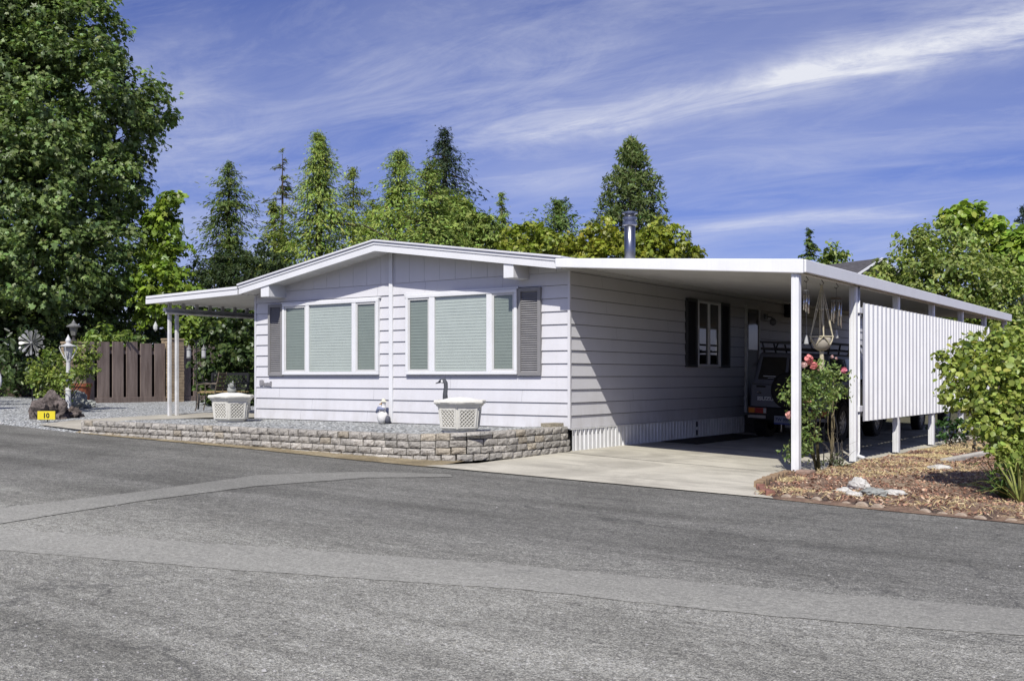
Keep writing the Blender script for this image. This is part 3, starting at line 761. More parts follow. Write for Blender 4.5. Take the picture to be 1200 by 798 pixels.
# skirting on the carport side
m = MB(); y = 0.03; k = 0; pts = []
while y < 16.9:
    pts += [(.036, y), (.036, y + .07), (.012, y + .08), (.012, y + .115)]; y += .125
vs = [(x, yy, z) for (x, yy) in pts for z in (-.02, .335)]
m.add(vs, [(2 * i, 2 * i + 2, 2 * i + 3, 2 * i + 1) for i in range(len(pts) - 1)])
m.box(.0, .0, .325, .04, 16.9, .345)
sk = m.build('skirting', ALU, house)
m = MB()
for i in range(0, 8): m = MB(); m.box(.030, .045 + .125 * i, .235, .0375, .085 + .125 * i, .315); m.build('skirting_vent', M('vent_shadow', (.30, .30, .31), .7), sk)
for za, zb in ((.04, .14), (.20, .30)): m = MB(); m.box(.03, 4.47, za, .045, 4.53, zb); m.build('access_slot', M('slot_shadow', (.06, .06, .06), .7), sk)
# worn name plaque
m = MB(); m.add([(-7.05, -.045, .975), (-6.955, -.045, .975), (-6.955, -.045, 1.07), (-6.97, -.045, 1.09), (-7.05, -.045, 1.085), (-7.05, -.02, .975), (-6.955, -.02, .975), (-6.955, -.02, 1.07), (-6.97, -.02, 1.09), (-7.05, -.02, 1.085)],
      [(0, 1, 2, 3, 4), (9, 8, 7, 6, 5), (0, 5, 6, 1), (1, 6, 7, 2), (2, 7, 8, 3), (3, 8, 9, 4), (4, 9, 5, 0)])
for i, (x, h) in enumerate(((-6.94, .06), (-6.895, .055), (-6.85, .062), (-6.805, .06), (-6.76, .085))): m.box(x, -.042, .975 - .003 * i, x + .035, -.02, .975 + h)
m.box(-6.94, -.04, .97, -6.73, -.02, .995)
m.build('name_plaque', GREYP, house, bevel=.004)

# ================================================================ CARPORT
cp = thing('carport', 'white metal carport roof on slim posts with corrugated side panel', 'carport', (3.77, 6.7, -.1))
CX0, CX1, CY0, CY1 = .14, 3.86, -.47, 14.05
def cz(x): return 2.835 - (x - .1) * (2.835 - 2.535) / 3.7   # underside
m = MB()
m.add([(CX0, CY0, cz(CX0) + .03), (CX1, CY0, cz(CX1) + .03), (CX1, CY1, cz(CX1) + .03), (CX0, CY1, cz(CX0) + .03), (CX0, CY0, cz(CX0) + .09), (CX1, CY0, cz(CX1) + .09), (CX1, CY1, cz(CX1) + .09), (CX0, CY1, cz(CX0) + .09)],
      [(0, 3, 2, 1), (4, 5, 6, 7), (0, 1, 5, 4), (1, 2, 6, 5), (2, 3, 7, 6), (3, 0, 4, 7)])
y = CY0 + .02
while y < CY1 - .05:   # roof pan ribs, running from house to beam
    x0, x1 = .03, CX1 - .02
    m.add([(x0, y, cz(x0)), (x1, y, cz(x1)), (x1, y + .04, cz(x1)), (x0, y + .04, cz(x0)), (x0, y - .02, cz(x0) + .032), (x1, y - .02, cz(x1) + .032), (x1, y + .06, cz(x1) + .032), (x0, y + .06, cz(x0) + .032)],
          [(0, 3, 2, 1), (0, 1, 5, 4), (1, 2, 6, 5), (2, 3, 7, 6), (3, 0, 4, 7)])
    y += .155
cr = m.build('carport_roof', M('pan_underside', (.60, .59, .58), .4, nz=(2, .06)), cp)
m = MB()
def slab(m, a, b, y0, y1, lo, hi, hib=None):
    hib = hi if hib is None else hib
    m.add([(a, y0, cz(a) + lo), (b, y0, cz(b) + lo), (b, y1, cz(b) + lo), (a, y1, cz(a) + lo), (a, y0, cz(a) + hi), (b, y0, cz(b) + hib), (b, y1, cz(b) + hib), (a, y1, cz(a) + hi)],
          [(0, 3, 2, 1), (4, 5, 6, 7), (0, 1, 5, 4), (1, 2, 6, 5), (2, 3, 7, 6), (3, 0, 4, 7)])
slab(m, .08, CX1 + .03, CY0 - .06, CY0 - .001, -.045, .090, .14); m.build('front_fascia', ALU, cr, bevel=.012)
m = MB(); slab(m, CX1, CX1 + .05, CY0 + .002, CY1, -.03, .14); m.build('outer_fascia', ALU, cr, bevel=.01)
m = MB(); m.box(3.73, CY0 + .02, 2.50, 3.80, CY1 - .05, 2.56); m.build('beam', ALU, cp)
PY = [-.43, 2.0, 4.33, 6.73, 9.16, 11.47, 13.9]
for i, y in enumerate(PY):
    zb = -.12; m = MB(); w = .05
    m.box(3.765 - w, y - w, zb, 3.765 + w, y + w, 2.505)
    for q in (-1, 1): m.box(3.765 + q * w * .45 - .008, y - w - .006, zb + .01, 3.765 + q * w * .45 + .008, y - w, 2.50)
    m.build('post', ALU, cp, bevel=.006)
m = MB(); y = 2.2; pts = []
while y < 11.6:
    pts += [(3.85, y), (3.85, y + .095), (3.805, y + .125), (3.805, y + .20)]; y += .235
vs = [(x, yy, z) for (x, yy) in pts for z in (.475, 2.262)]
m.add(vs, [(2 * i, 2 * i + 2, 2 * i + 3, 2 * i + 1) for i in range(len(pts) - 1)])
vs = [(x - .004, yy, z) for (x, yy) in pts for z in (.475, 2.262)]
m.add(vs, [(2 * i, 2 * i + 1, 2 * i + 3, 2 * i + 2) for i in range(len(pts) - 1)])
pn = m.build('privacy_panel', ALU, cp)
for z in (.62, 2.1): m = MB(); m.box(3.80, 2.05, z, 3.84, 2.24, z + .09); m.build('panel_bracket', ALU, pn, bevel=.006)
m = MB(); m.box(3.80, 2.22, .6, 3.815, 11.55, .66); m.box(3.80, 2.22, 2.05, 3.815, 11.55, 2.11); m.build('panel_rail', ALU, pn)
m = MB(); m.tube([(3.80, 2.11, 2.5), (3.80, 2.11, .02), (3.82, 2.06, -.04), (3.93, 1.96, -.06)], .028, 10); m.build('downspout', ALUG, cp, smooth=True)

# ================================================================ PATIO AWNING
aw = thing('patio_awning', 'white flat awning on paired slim posts left of the house', 'awning', (-9.65, 1.5, .36))
AX0, AX1 = -10.0, -7.21
def az_(x): return 2.775 + (x + 7.2) * .022     # underside
m = MB()
m.add([(AX0, -.42, az_(AX0)), (AX1, -.42, az_(AX1)), (AX1, 6.4, az_(AX1)), (AX0, 6.4, az_(AX0)), (AX0, -.42, az_(AX0) + .05), (AX1, -.42, az_(AX1) + .05), (AX1, 6.4, az_(AX1) + .05), (AX0, 6.4, az_(AX0) + .05)],
      [(0, 3, 2, 1), (4, 5, 6, 7), (0, 1, 5, 4), (1, 2, 6, 5), (2, 3, 7, 6), (3, 0, 4, 7)])
y = -.38
while y < 6.3:
    m.add([(AX0 + .03, y, az_(AX0) - .045), (AX1, y, az_(AX1) - .045), (AX1, y + .07, az_(AX1) - .045), (AX0 + .03, y + .07, az_(AX0) - .045), (AX0 + .03, y - .02, az_(AX0)), (AX1, y - .02, az_(AX1)), (AX1, y + .09, az_(AX1)), (AX0 + .03, y + .09, az_(AX0))],
          [(0, 3, 2, 1), (0, 1, 5, 4), (1, 2, 6, 5), (2, 3, 7, 6), (3, 0, 4, 7)])
    y += .17
ar = m.build('awning_roof', M('awning_pan', (.74, .74, .73), .45, nz=(3, .06)), aw)
m = MB()
for (yo, a_, b_, lo, hi) in ((-.47, AX0 - .05, AX1 + .02, -.06, .045), (-.485, AX0 - .02, AX1 + .02, .047, .10)):
    m.add([(a_, yo, az_(a_) + lo), (b_, yo, az_(b_) + lo), (b_, -.421, az_(b_) + lo), (a_, -.421, az_(a_) + lo), (a_, yo, az_(a_) + hi), (b_, yo, az_(b_) + hi), (b_, -.421, az_(b_) + hi), (a_, -.421, az_(a_) + hi)],
          [(0, 3, 2, 1), (4, 5, 6, 7), (0, 1, 5, 4), (1, 2, 6, 5), (2, 3, 7, 6), (3, 0, 4, 7)])
m.build('awning_fascia', TRIM, ar, bevel=.006)
m = MB(); m.box(-9.70, -.3, 2.50, -9.62, 6.3, 2.57); m.tube([(-9.60, -.3, 2.47), (-9.60, 6.3, 2.47)], .03); 
y = -.2
while y < 6.2: m.box(-9.68, y, 2.57, -9.64, y + .07, 2.675); y += .34
m.build('beam', ALUG, aw)
for y in (-.17, .01): 
    m = MB(); m.box(-9.69, y - .032, .33, -9.63, y + .032, 2.60); m.build('post', ALUG, aw, bevel=.005)
for y in (5.9,):
    m = MB(); m.box(-9.69, y - .032, .33, -9.63, y + .032, 2.60); m.build('post', ALUG, aw, bevel=.005)

# ================================================================ RETAINING WALL
rw = MB(); tint = []
WP = [(-9.15, -2.50), (-5.0, -2.545), (-2.4, -2.56), (-1.0, -2.54), (-.45, -2.44), (-.12, -2.18), (.03, -1.75), (.06, -1.1), (.05, -.35), (.03, -.06)]
def along(pts):
    L = [0]
    for a, b in zip(pts[:-1], pts[1:]): L.append(L[-1] + math.hypot(b[0] - a[0], b[1] - a[1]))
    return L
WL = along(WP)
def wpt(s):
    s = max(0, min(WL[-1], s))
    return float(np.interp(s, WL, [p[0] for p in WP])), float(np.interp(s, WL, [p[1] for p in WP]))
r2 = random.Random(5)
faces_per = 0
for c in range(4):
    z0 = -.055 + c * .1; s = (0 if c % 2 == 0 else -.12)
    while s < WL[-1] - .03:
        x, y = wpt(s + .1); top_lift = .0 if x < -1 else .045 * min(1, (x + 1) / .9)
        tuck = .012 * (3 - c) * -1
        L = .225 + r2.uniform(-.02, .025)
        a, b = wpt(s + .009), wpt(min(WL[-1], s + L - .009))
        s += L
        if math.hypot(a[0] - b[0], a[1] - b[1]) < .06: continue
        d = Vector((b[0] - a[0], b[1] - a[1], 0)).normalized(); nrm = Vector((d.y, -d.x, 0))
        A, B = Vector((a[0], a[1], 0)), Vector((b[0], b[1], 0)); push = -(c * .012) + r2.uniform(-.008, .01)
        zt = z0 + .090 + top_lift; zb = z0 + top_lift + .002
        k = len(rw.v); nu, nv = 5, 4
        for j in range(nv):
            for i in range(nu):
                u, v = i / (nu - 1), j / (nv - 1)
                e = min(1, 9 * min(u, 1 - u) + .25) * min(1, 9 * min(v, 1 - v) + .35)
                p = A.lerp(B, u) + nrm * (push + .016 + .022 * e + r2.uniform(-.008, .008)) + Vector((0, 0, zb + (zt - zb) * v + (r2.uniform(-.006, .006) if 0 < j < nv - 1 else r2.uniform(-.004, .003))))
                rw.v.append(tuple(p))
        f0 = len(rw.f)
        for j in range(nv - 1):
            for i in range(nu - 1): rw.f.append((k + j * nu + i, k + j * nu + i + 1, k + (j + 1) * nu + i + 1, k + (j + 1) * nu + i))
        kb = len(rw.v)
        for (P_, v) in ((A, zb), (B, zb), (B, zt), (A, zt)): rw.v.append(tuple(P_ - nrm * .19 + Vector((0, 0, v))))
        bl, br, tr, tl = k, k + nu - 1, k + nv * nu - 1, k + (nv - 1) * nu
        rw.f.append(tuple([tl + i for i in range(nu)] + [kb + 2, kb + 3])); rw.f.append(tuple([k + i for i in range(nu)][::-1] + [kb, kb + 1]))
        rw.f.append(tuple([k + j * nu for j in range(nv)] + [kb + 3, kb])); rw.f.append(tuple([k + j * nu + nu - 1 for j in range(nv)][::-1] + [kb + 2, kb + 1][::-1]))
        warm = r2.random(); base = (.39, .365, .32) if warm < .6 else ((.39, .345, .27) if warm < .72 else (.36, .34, .30))
        if x < -1.2 and warm > .5 and r2.random() < .6: base = (.47, .44, .385)
        q = r2.uniform(.82, 1.15); tint += [(base[0] * q, base[1] * q, base[2] * q, 1)] * (len(rw.f) - f0)
# loose cap stone lying at the house end
f0 = len(rw.f); rw.obox((-.17, -.22, .405), (.30, .2, .06), Matrix.Rotation(R(80), 3, 'Z')); tint += [(.34, .30, .22, 1)] * (len(rw.f) - f0)
me = bpy.data.meshes.new('retaining_wall'); me.from_pydata([(a + 4, b + 2.5, c) for a, b, c in rw.v], [], rw.f); me.update()
at_ = me.attributes.new('tint', 'FLOAT_COLOR', 'FACE'); at_.data.foreach_set('color', np.array(tint, np.float32).ravel())
bm = bmesh.new(); bm.from_mesh(me); bmesh.ops.recalc_face_normals(bm, faces=bm.faces); bm.to_mesh(me); bm.free()
me.materials.append(STONE); o = bpy.data.objects.new('retaining_wall', me); COL.objects.link(o); o.location = (-4, -2.5, 0); ORG[o.name] = (-4, -2.5, 0)
tag(o, 'low wall of rough stacked concrete blocks holding the gravel bed in front of the house', 'retaining wall')
# sandy strip with dry weeds between wall foot and asphalt
m = MB(); vs = []
xs_ = linspace(-9.3, -.25, 50)
for i, x in enumerate(xs_):
    yw = float(np.interp(x, [p[0] for p in WP[:6]] + [.3], [p[1] for p in WP[:6]] + [-2.3]))
    for y, q in ((edge(x) - .02 - .035 * r2.random(), .010), (yw + .08, .035)): vs.append((x, y, roadz(x, y) + q))
m.add(vs, [(2 * i, 2 * i + 2, 2 * i + 3, 2 * i + 1) for i in range(len(xs_) - 1)])
m.build('wall_verge', soil('sandy_verge', (.20, .16, .09), (.30, .24, .14), (.38, .32, .2)), kind='structure')
# ================================================================ GARDEN OBJECTS IN FRONT OF THE HOUSE
def make_planter(x, y, z, rot, name, label, k=1.0):
    t = thing(name, label, 'planter', (x, y, z), 'lattice planters on the gravel')
    def hexp(r, zz): return [(x + r * k * math.cos(rot + i * math.pi / 3), y + r * k * math.sin(rot + i * math.pi / 3), z + zz * k) for i in range(6)]
    def loft(m, rows):
        vs = [p for r, zz in rows for p in hexp(r, zz)]; n = len(rows)
        m.add(vs, [(i * 6 + j, i * 6 + (j + 1) % 6, (i + 1) * 6 + (j + 1) % 6, (i + 1) * 6 + j) for i in range(n - 1) for j in range(6)] + [tuple(range(5, -1, -1)), tuple((n - 1) * 6 + j for j in range(6))])
    m = MB(); loft(m, [(.27, -.02), (.27, .045), (.25, .05)]); m.build('foot', CREAM, t, bevel=.006)
    m = MB(); loft(m, [(.29, .045), (.325, .075), (.365, .40), (.375, .405)]); m.build('basin', CREAM, t, bevel=.006)
    m = MB(); loft(m, [(.375, .40), (.385, .425), (.41, .435), (.41, .455), (.445, .47), (.455, .495), (.445, .52), (.41, .53), (.395, .515)]); m.build('rim', CREAM, t, bevel=.006)
    m = MB(); m.lathe([(.41 * k, .49 * k), (.33 * k, .525 * k), (.18 * k, .56 * k), (.02, .575 * k)], (x, y, z), 18); m.build('white_filling', M('white_fill', (.78, .77, .73), .8, nz=(8, .05), bp=(30, .3)), t, smooth=True)
    # raised frame and diagonal lattice on every side
    mf = MB(); ml = MB(); md = MB()
    for i in range(6):
        a = rot + i * math.pi / 3; b = a + math.pi / 3
        def P(u, v, off):
            r = (.325 + (.365 - .325) * (v - .075) / .325) * k
            p = Vector((r * math.cos(a), r * math.sin(a), 0)).lerp(Vector((r * math.cos(b), r * math.sin(b), 0)), u)
            nrm = Vector((math.cos((a + b) / 2), math.sin((a + b) / 2), -.12)).normalized()
            return tuple(Vector((x, y, z)) + p + nrm * off * k + Vector((0, 0, v * k)))
        md.add([P(.14, .11, .002), P(.86, .11, .002), P(.86, .37, .002), P(.14, .37, .002)], [(0, 1, 2, 3)])
        for (u0, v0, u1, v1) in ((.05, .085, .95, .11), (.05, .37, .95, .398), (.05, .11, .14, .37), (.86, .11, .95, .37)):
            q = [P(u0, v0, .014), P(u1, v0, .014), P(u1, v1, .014), P(u0, v1, .014), P(u0, v0, -.01), P(u1, v0, -.01), P(u1, v1, -.01), P(u0, v1, -.01)]
            mf.add(q, [(0, 1, 2, 3), (0, 4, 5, 1), (1, 5, 6, 2), (2, 6, 7, 3), (3, 7, 4, 0)])
        W, Hh = .72 * .34, .26
        for s in (1, -1):
            c = -Hh
            while c < W:
                # lattice slats at 45 degrees, clipped to the panel
                p0 = [max(0, c), max(0, -c)]; L = min(W - p0[0], Hh - p0[1])
                if L > .02:
                    u0, v0, u1, v1 = p0[0], p0[1], p0[0] + L, p0[1] + L
                    if s < 0: u0, u1 = W - u0, W - u1
                    ml.bar(P(.14 + .72 * u0 / W, .11 + v0, .008), P(.14 + .72 * u1 / W, .11 + v1, .008), .013 * k, .010 * k)
                c += .062
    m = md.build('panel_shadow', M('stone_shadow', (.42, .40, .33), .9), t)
    mf.build('side_frame', CREAM, t, bevel=.004); ml.build('lattice', CREAM, t)
    return t
make_planter(-6.72, -1.0, .30, R(-49), 'hexagonal_planter', 'cream hexagonal lattice planter beside the house corner with a small grey ornament on top', .98)
make_planter(-1.08, -1.36, .305, R(-60), 'hexagonal_planter', 'cream hexagonal lattice planter under the right front window with a goose decoy in it', .94)
# small grey ornament on the left planter
m = MB(); m.ball((-6.66, -1.04, .91), .085, 10, (1, 1, .8)); m.ball((-6.60, -1.09, .99), .045, 8); m.tube([(-6.74, -1.0, .93), (-6.80, -.98, 1.0), (-6.77, -.98, 1.04)], [.04, .03, .012], 7); m.lathe([(.02, 0), (.012, .05)], (-6.58, -1.08, 1.02), 6)
o = m.build('garden_ornament', GRANITE, None, (-6.66, -1.04, .87), smooth=True); tag(o, 'small grey animal ornament sitting on the left planter', 'ornament')
# goose decoy
gz = .85; g = thing('goose_decoy', 'dark goose head and neck with white cheek rising from the right planter', 'decoy', (-1.27, -1.5, gz - .06))
gx0, gy0 = -1.27, -1.5
m = MB(); m.tube([(gx0 + .02, gy0, gz - .06), (gx0 + .015, gy0, gz + .04), (gx0 + .03, gy0, gz + .14), (gx0 + .025, gy0, gz + .205), (gx0 - .015, gy0, gz + .245), (gx0 - .06, gy0, gz + .24), (gx0 - .10, gy0, gz + .215)], [.042, .036, .031, .032, .036, .030, .018], 10)
m.build('neck', M('goose_grey', (.075, .08, .09), .7), g, smooth=True)
m = MB(); m.tube([(gx0 - .09, gy0, gz + .218), (gx0 - .165, gy0, gz + .196)], [.017, .007], 8); m.build('bill', M('goose_bill', (.12, .12, .13), .5), g, smooth=True)
for sy in (-1, 1):
    m = MB(); m.ball((gx0 - .022, gy0 + sy * .026, gz + .225), .024, 8, (.9, .6, 1.2)); m.build('cheek_patch', M('goose_white', (.75, .75, .73), .7), g, smooth=True)
# white goose figurine by the wall
fx0, fy0, fz0 = -3.74, -.16, .335
f_ = thing('goose_figurine', 'small white goose figurine with a blue scarf standing against the front wall', 'figurine', (fx0, fy0, fz0))
WP_ = M('figurine_white', (.78, .77, .74), .5)
m = MB(); m.ball((fx0, fy0, fz0 + .11), .10, 12, (1, 1, 1.15)); m.tube([(fx0, fy0, fz0 + .18), (fx0 + .02, fy0, fz0 + .26), (fx0 + .03, fy0 - .01, fz0 + .33)], [.055, .04, .038], 10); m.ball((fx0 + .03, fy0 - .01, fz0 + .345), .045, 10); m.build('body', WP_, f_, smooth=True)
m = MB(); m.tube([(fx0 - .09, fy0 - .06, fz0 + .19), (fx0 - .03, fy0 - .065, fz0 + .265), (fx0 + .08, fy0 - .04, fz0 + .25)], [.02, .038, .02], 8); m.build('scarf', M('scarf_blue', (.26, .29, .42), .8), f_, smooth=True)
m = MB(); m.lathe([(.065, 0), (.06, .012), (.035, .02), (.03, .05), (.01, .06)], (fx0 + .035, fy0 - .01, fz0 + .375), 12); m.build('hat', M('hat_straw', (.72, .70, .56), .8), f_)
m = MB(); m.tube([(fx0 + .03, fy0 - .05, fz0 + .345), (fx0 + .01, fy0 - .10, fz0 + .335)], [.014, .005], 6); m.build('bill', M('bill_orange', (.5, .27, .06), .6), f_)
m = MB(); m.ball((fx0 + .10, fy0 + .02, fz0 + .07), .055, 8, (1, 1, 1.3)); m.build('tail', M('goose_tail', (.10, .105, .13), .7), f_, smooth=True)

# ================================================================ LEFT YARD
lx, ly = at(80, 24.0); lz = yard(lx, ly)
LAMPW = M('lamp_white', (.60, .60, .59), .45, nz=(5, .06), dirt=.15)
t = thing('lamp_post', 'white lantern on a slim white post among the rocks and shrub', 'lamp post', (lx, ly, lz))
m = MB(); m.lathe([(.10, 0), (.10, .10), (.065, .14), (.06, .5), (.075, .52), (.055, .55), (.045, 1.15), (.06, 1.2), (.06, 1.24)], (lx, ly, lz), 14); m.build('pole', LAMPW, t, smooth=False)
m = MB(); m.tube([(lx - .24, ly, lz + .86), (lx + .24, ly, lz + .86)], .018, 8); m.ball((lx - .24, ly, lz + .86), .03, 8); m.ball((lx + .24, ly, lz + .86), .03, 8); m.build('ladder_bar', LAMPW, t, smooth=True)
m = MB(); m.lathe([(.055, 1.22), (.075, 1.28), (.11, 1.52), (.105, 1.53)], (lx, ly, lz), 8); m.build('lantern_glass', M('frosted_glass', (.62, .62, .60), .3, nz=(5, .08)), t)
m = MB(); m.lathe([(.19, 1.52), (.195, 1.535), (.09, 1.57), (.045, 1.60), (.065, 1.66), (.05, 1.70), (.02, 1.76), (.005, 1.80)], (lx, ly, lz), 16); m.build('lantern_cap', LAMPW, t)
for a in range(4):
    m = MB(); c, s = math.cos(a * math.pi / 2 + .7), math.sin(a * math.pi / 2 + .7); m.tube([(lx + .075 * c, ly + .075 * s, lz + 1.24), (lx + .16 * c, ly + .16 * s, lz + 1.40), (lx + .20 * c, ly + .20 * s, lz + 1.51)], .012, 6); m.build('lantern_bracket', LAMPW, t)
# hanging address board on the ladder bar
m = MB(); m.box(lx + .02, ly - .04, lz + .66, lx + .24, ly - .015, lz + .82); m.build('hanging_board', M('board_pale', (.6, .62, .58), .6, nz=(20, .15)), t, bevel=.004)

def brick_pillar(x, y, z0, w, h, label, matb, cap=True):
    t = thing('brick_pillar', label, 'pillar', (x, y, z0), 'brick pillars along the fence')
    m = MB(); r2 = random.Random(int(h * 100)); c = .092; k = int(h / c)
    tint = []
    for i in range(k):
        n = 2
        for sx in range(2):
            for sy in range(2):
                e = r2.uniform(-.006, .006); off = .25 if i % 2 else .5
                xa = x - w / 2 if sx == 0 else x - w / 2 + w * off + .006; xb = x - w / 2 + w * off - .006 if sx == 0 else x + w / 2
                ya = y - w / 2 if sy == 0 else y - w / 2 + w * off + .006; yb = y - w / 2 + w * off - .006 if sy == 0 else y + w / 2
                m.box(xa - e, ya - e, z0 + i * c, xb + e, yb + e, z0 + (i + 1) * c - .012)
    m.build('brickwork', matb, t)
    m = MB(); m.box(x - w / 2 + .02, y - w / 2 + .02, z0 - .1, x + w / 2 - .02, y + w / 2 - .02, z0 + k * c - .002); m.build('mortar', M('mortar', (.36, .33, .27), .9), t)
    m = MB(); m.box(x - w / 2 - .02, y - w / 2 - .02, z0 + k * c, x + w / 2 + .02, y + w / 2 + .02, z0 + k * c + .05); m.build('cap', matb, t, bevel=.01)
    return z0 + k * c + .05
BRT = M('tan_brick', (.40, .31, .20), .85, nz=(4, .25), bp=(40, .4), col2=(.25, .185, .12))
bz = yard(-17.8, 3.0)
ptop = brick_pillar(-17.75, 2.70, bz, .46, 1.70, 'tan brick pillar carrying a dark lantern behind the leafy shrub', BRT)
brick_pillar(-17.75, 5.93, bz, .46, 1.86, 'tan brick pillar between the two wooden fence sections', BRT)
t = thing('pillar_lantern', 'dark metal lantern standing on the left brick pillar', 'lantern', (-17.75, 2.70, ptop))
m = MB(); m.lathe([(.10, 0), (.10, .04), (.04, .07), (.04, .14), (.08, .17)], (-17.75, 2.7, ptop), 10); m.build('base', M('lantern_bronze', (.06, .055, .05), .5), t)
m = MB(); m.lathe([(.06, .17), (.115, .40), (.11, .41)], (-17.75, 2.7, ptop), 6); m.build('glass', M('lantern_glass', (.22, .22, .2), .2, nz=(5, .2)), t)
m = MB(); m.lathe([(.18, .40), (.19, .43), (.10, .48), (.05, .51), (.05, .54), (.02, .57), (.005, .62)], (-17.75, 2.7, ptop), 12); m.build('cap', M('lantern_pewter', (.20, .20, .19), .45, nz=(8, .1)), t)
def fence(y0, y1, label, seed, z0=bz):
    t = thing('wooden_fence', label, 'fence', (-17.8, (y0 + y1) / 2, z0), 'fence sections along the yard')
    r2 = random.Random(seed)
    mb, mk = MB(), MB(); y = y0
    while y < y1 - .1:
        w = .37 + r2.uniform(-.02, .02); h = 1.72 + r2.uniform(-.035, .035)
        mb.box(-17.75 + r2.uniform(-.006, .006), y, z0 + .1, -17.715, min(y1, y + w), z0 + h); y += w + .10
    mk.box(-17.90, y0 + .1, z0 + .05, -17.865, y1 - .1, z0 + 1.60)
    mb.build('front_boards', FENCE, t, bevel=.006); mk.build('back_boards', M('fence_gap_shade', (.03, .02, .016), .9, nz=(8, .2)), t)  # back boards coloured near-black, painting in the shade behind the gaps
    m = MB(); m.box(-17.86, y0, z0 + 1.40, -17.756, y1, z0 + 1.50); m.build('rail', FENCE, t)
    m = MB(); m.box(-17.82, y0, z0 - .03, -17.70, y1, z0 + .16); m.build('kick_board', FENCE, t, bevel=.006)
fence(2.95, 5.66, 'dark brown board fence section left of the tan brick pillar', 3); fence(6.20, 8.5, 'dark brown board fence section right of the tan brick pillar', 4)
m = MB(); m.box(-17.86, -6, bz - .1, -17.8, 2.4, bz + 1.7)
# rocks
def rock(name, label, c, r, mat, seed, sc=(1, 1, .8), cat='rock', group=None, rough=.35):
    bm = bmesh.new(); bmesh.ops.create_icosphere(bm, subdivisions=4, radius=1.0)
    from mathutils import noise as mn
    for v in bm.verts:
        p = v.co.copy(); q = p * 1.3 + Vector((seed * 7.1, seed * 3.3, 0))
        d = 1 + rough * mn.noise(q) + rough * .6 * mn.noise(q * 2.7) + rough * .35 * mn.noise(q * 6.1) + rough * .15 * mn.noise(q * 13)
        v.co = Vector((p.x * sc[0], p.y * sc[1], max(-.25, p.z * sc[2]))) * d * r
    me = bpy.data.meshes.new(name); bm.to_mesh(me); bm.free(); me.materials.append(mat)
    o = bpy.data.objects.new(name, me); COL.objects.link(o); o.location = c; ORG[o.name] = c
    return tag(o, label, cat, group)
x, y = at(59, 22.3); rock('lava_rock', 'large craggy dark lava rock behind the yellow number board', (x, y, yard(x, y) + .10), .42, LAVA, 1, (1.0, .75, .95), rough=.7)
x, y = at(86, 22.4); rock('lava_rock', 'small dark lava rock at the foot of the white lamp post', (x, y, yard(x, y) + .06), .20, LAVA, 2, (1, .8, .8), rough=.7)
x, y = at(91, 25.5); rock('boulder', 'round grey boulder under the leafy shrub in front of the fence', (x, y, yard(x, y) + .12), .33, GRANITE, 3, (1, .8, .9))
x, y = at(103, 26.5); rock('boulder', 'low grey boulder at the left end of the fence', (x, y, yard(x, y) + .06), .20, GRANITE, 4, (1.2, .8, .7))
x, y = at(94, 27.0); tz = yard(x, y)
t = thing('clay_pot', 'tall terracotta pot under the shrub beside the fence', 'pot', (x, y, tz)); m = MB(); m.lathe([(.20, 0), (.27, .5), (.30, .52), (.30, .60), (.25, .60)], (x, y, tz), 18); m.build('pot', TERRA, t)
m = MB(); m.lathe([(.25, .56), (.1, .58), (.01, .585)], (x, y, tz), 14); m.build('soil', MULCH, t)
# yellow number board
sx, sy = at(54.5, 21.4); sz = yard(sx, sy)
t = thing('number_board', 'yellow board with house number 10 in front of the lava rock', 'sign', (sx, sy, sz))
rot = Matrix.Rotation(R(33), 4, 'Z')
m = MB(); m.obox((sx, sy, sz + .145), (.37, .03, .175), rot.to_3x3()); m.build('board', M('sign_yellow', (.75, .62, .03), .5, nz=(6, .05)), t, bevel=.004)
m = MB(); m.tube([(sx, sy + .02, sz - .1), (sx, sy + .02, sz + .1)], .012, 6); m.build('stake', IRON, t)
fr = Vector((math.sin(R(33)), -math.cos(R(33)), 0))
text_mesh('10', .14, .003, M('sign_black', (.015, .015, .015), .6), 'lettering', t, Matrix.Translation(Vector((sx, sy, sz + .138)) + fr * .018) @ rot @ Matrix.Rotation(R(90), 4, 'X'), .004)
# wind spinner
wx, wy = at(38, 24.5); wz = yard(wx, wy)
t = thing('wind_spinner', 'silver metal flower wind spinner on a thin pole by the shrub', 'wind spinner', (wx, wy, wz))
m = MB(); m.tube([(wx, wy, wz - .1), (wx, wy, elev(402, 24.5))], .014, 6); m.build('pole', IRON, t)
hub = Vector((wx, wy, elev(402, 24.5))); MET = M('pewter', (.36, .36, .34), .35, .3, nz=(6, .15))
u_ = Vector((RX, RY, 0)); v_ = Vector((0, 0, 1)); n_ = Vector((-FX, -FY, 0))
for ring, (nb, r0, r1, w, off) in enumerate(((8, .05, .29, .075, .05), (8, .20, .33, .06, .02))):
    for i in range(nb):
        a = 2 * math.pi * (i + .5 * ring) / nb; d = u_ * math.cos(a) + v_ * math.sin(a); s = -u_ * math.sin(a) + v_ * math.cos(a)
        m = MB(); rows = []
        for q, ww in ((0, .25), (.4, .5), (.75, 1.0), (.93, .85), (1, .3)):
            c = hub + d * (r0 + (r1 - r0) * q) + n_ * (off + .03 * q)
            rows += [c - s * w * .5 * ww - n_ * .012, c, c + s * w * .5 * ww + n_ * .022]
        m.add(rows, [(j * 3 + k, j * 3 + k + 1, (j + 1) * 3 + k + 1, (j + 1) * 3 + k) for j in range(4) for k in range(2)])
        if ring == 0: m.tube([hub + n_ * off, hub + d * r0 * 1.4 + n_ * off], .007, 5)
        else: m.tube([hub + n_ * off, hub + d * r0 * 1.1 + n_ * off], .005, 5)
        m.build('petal', MET, t)
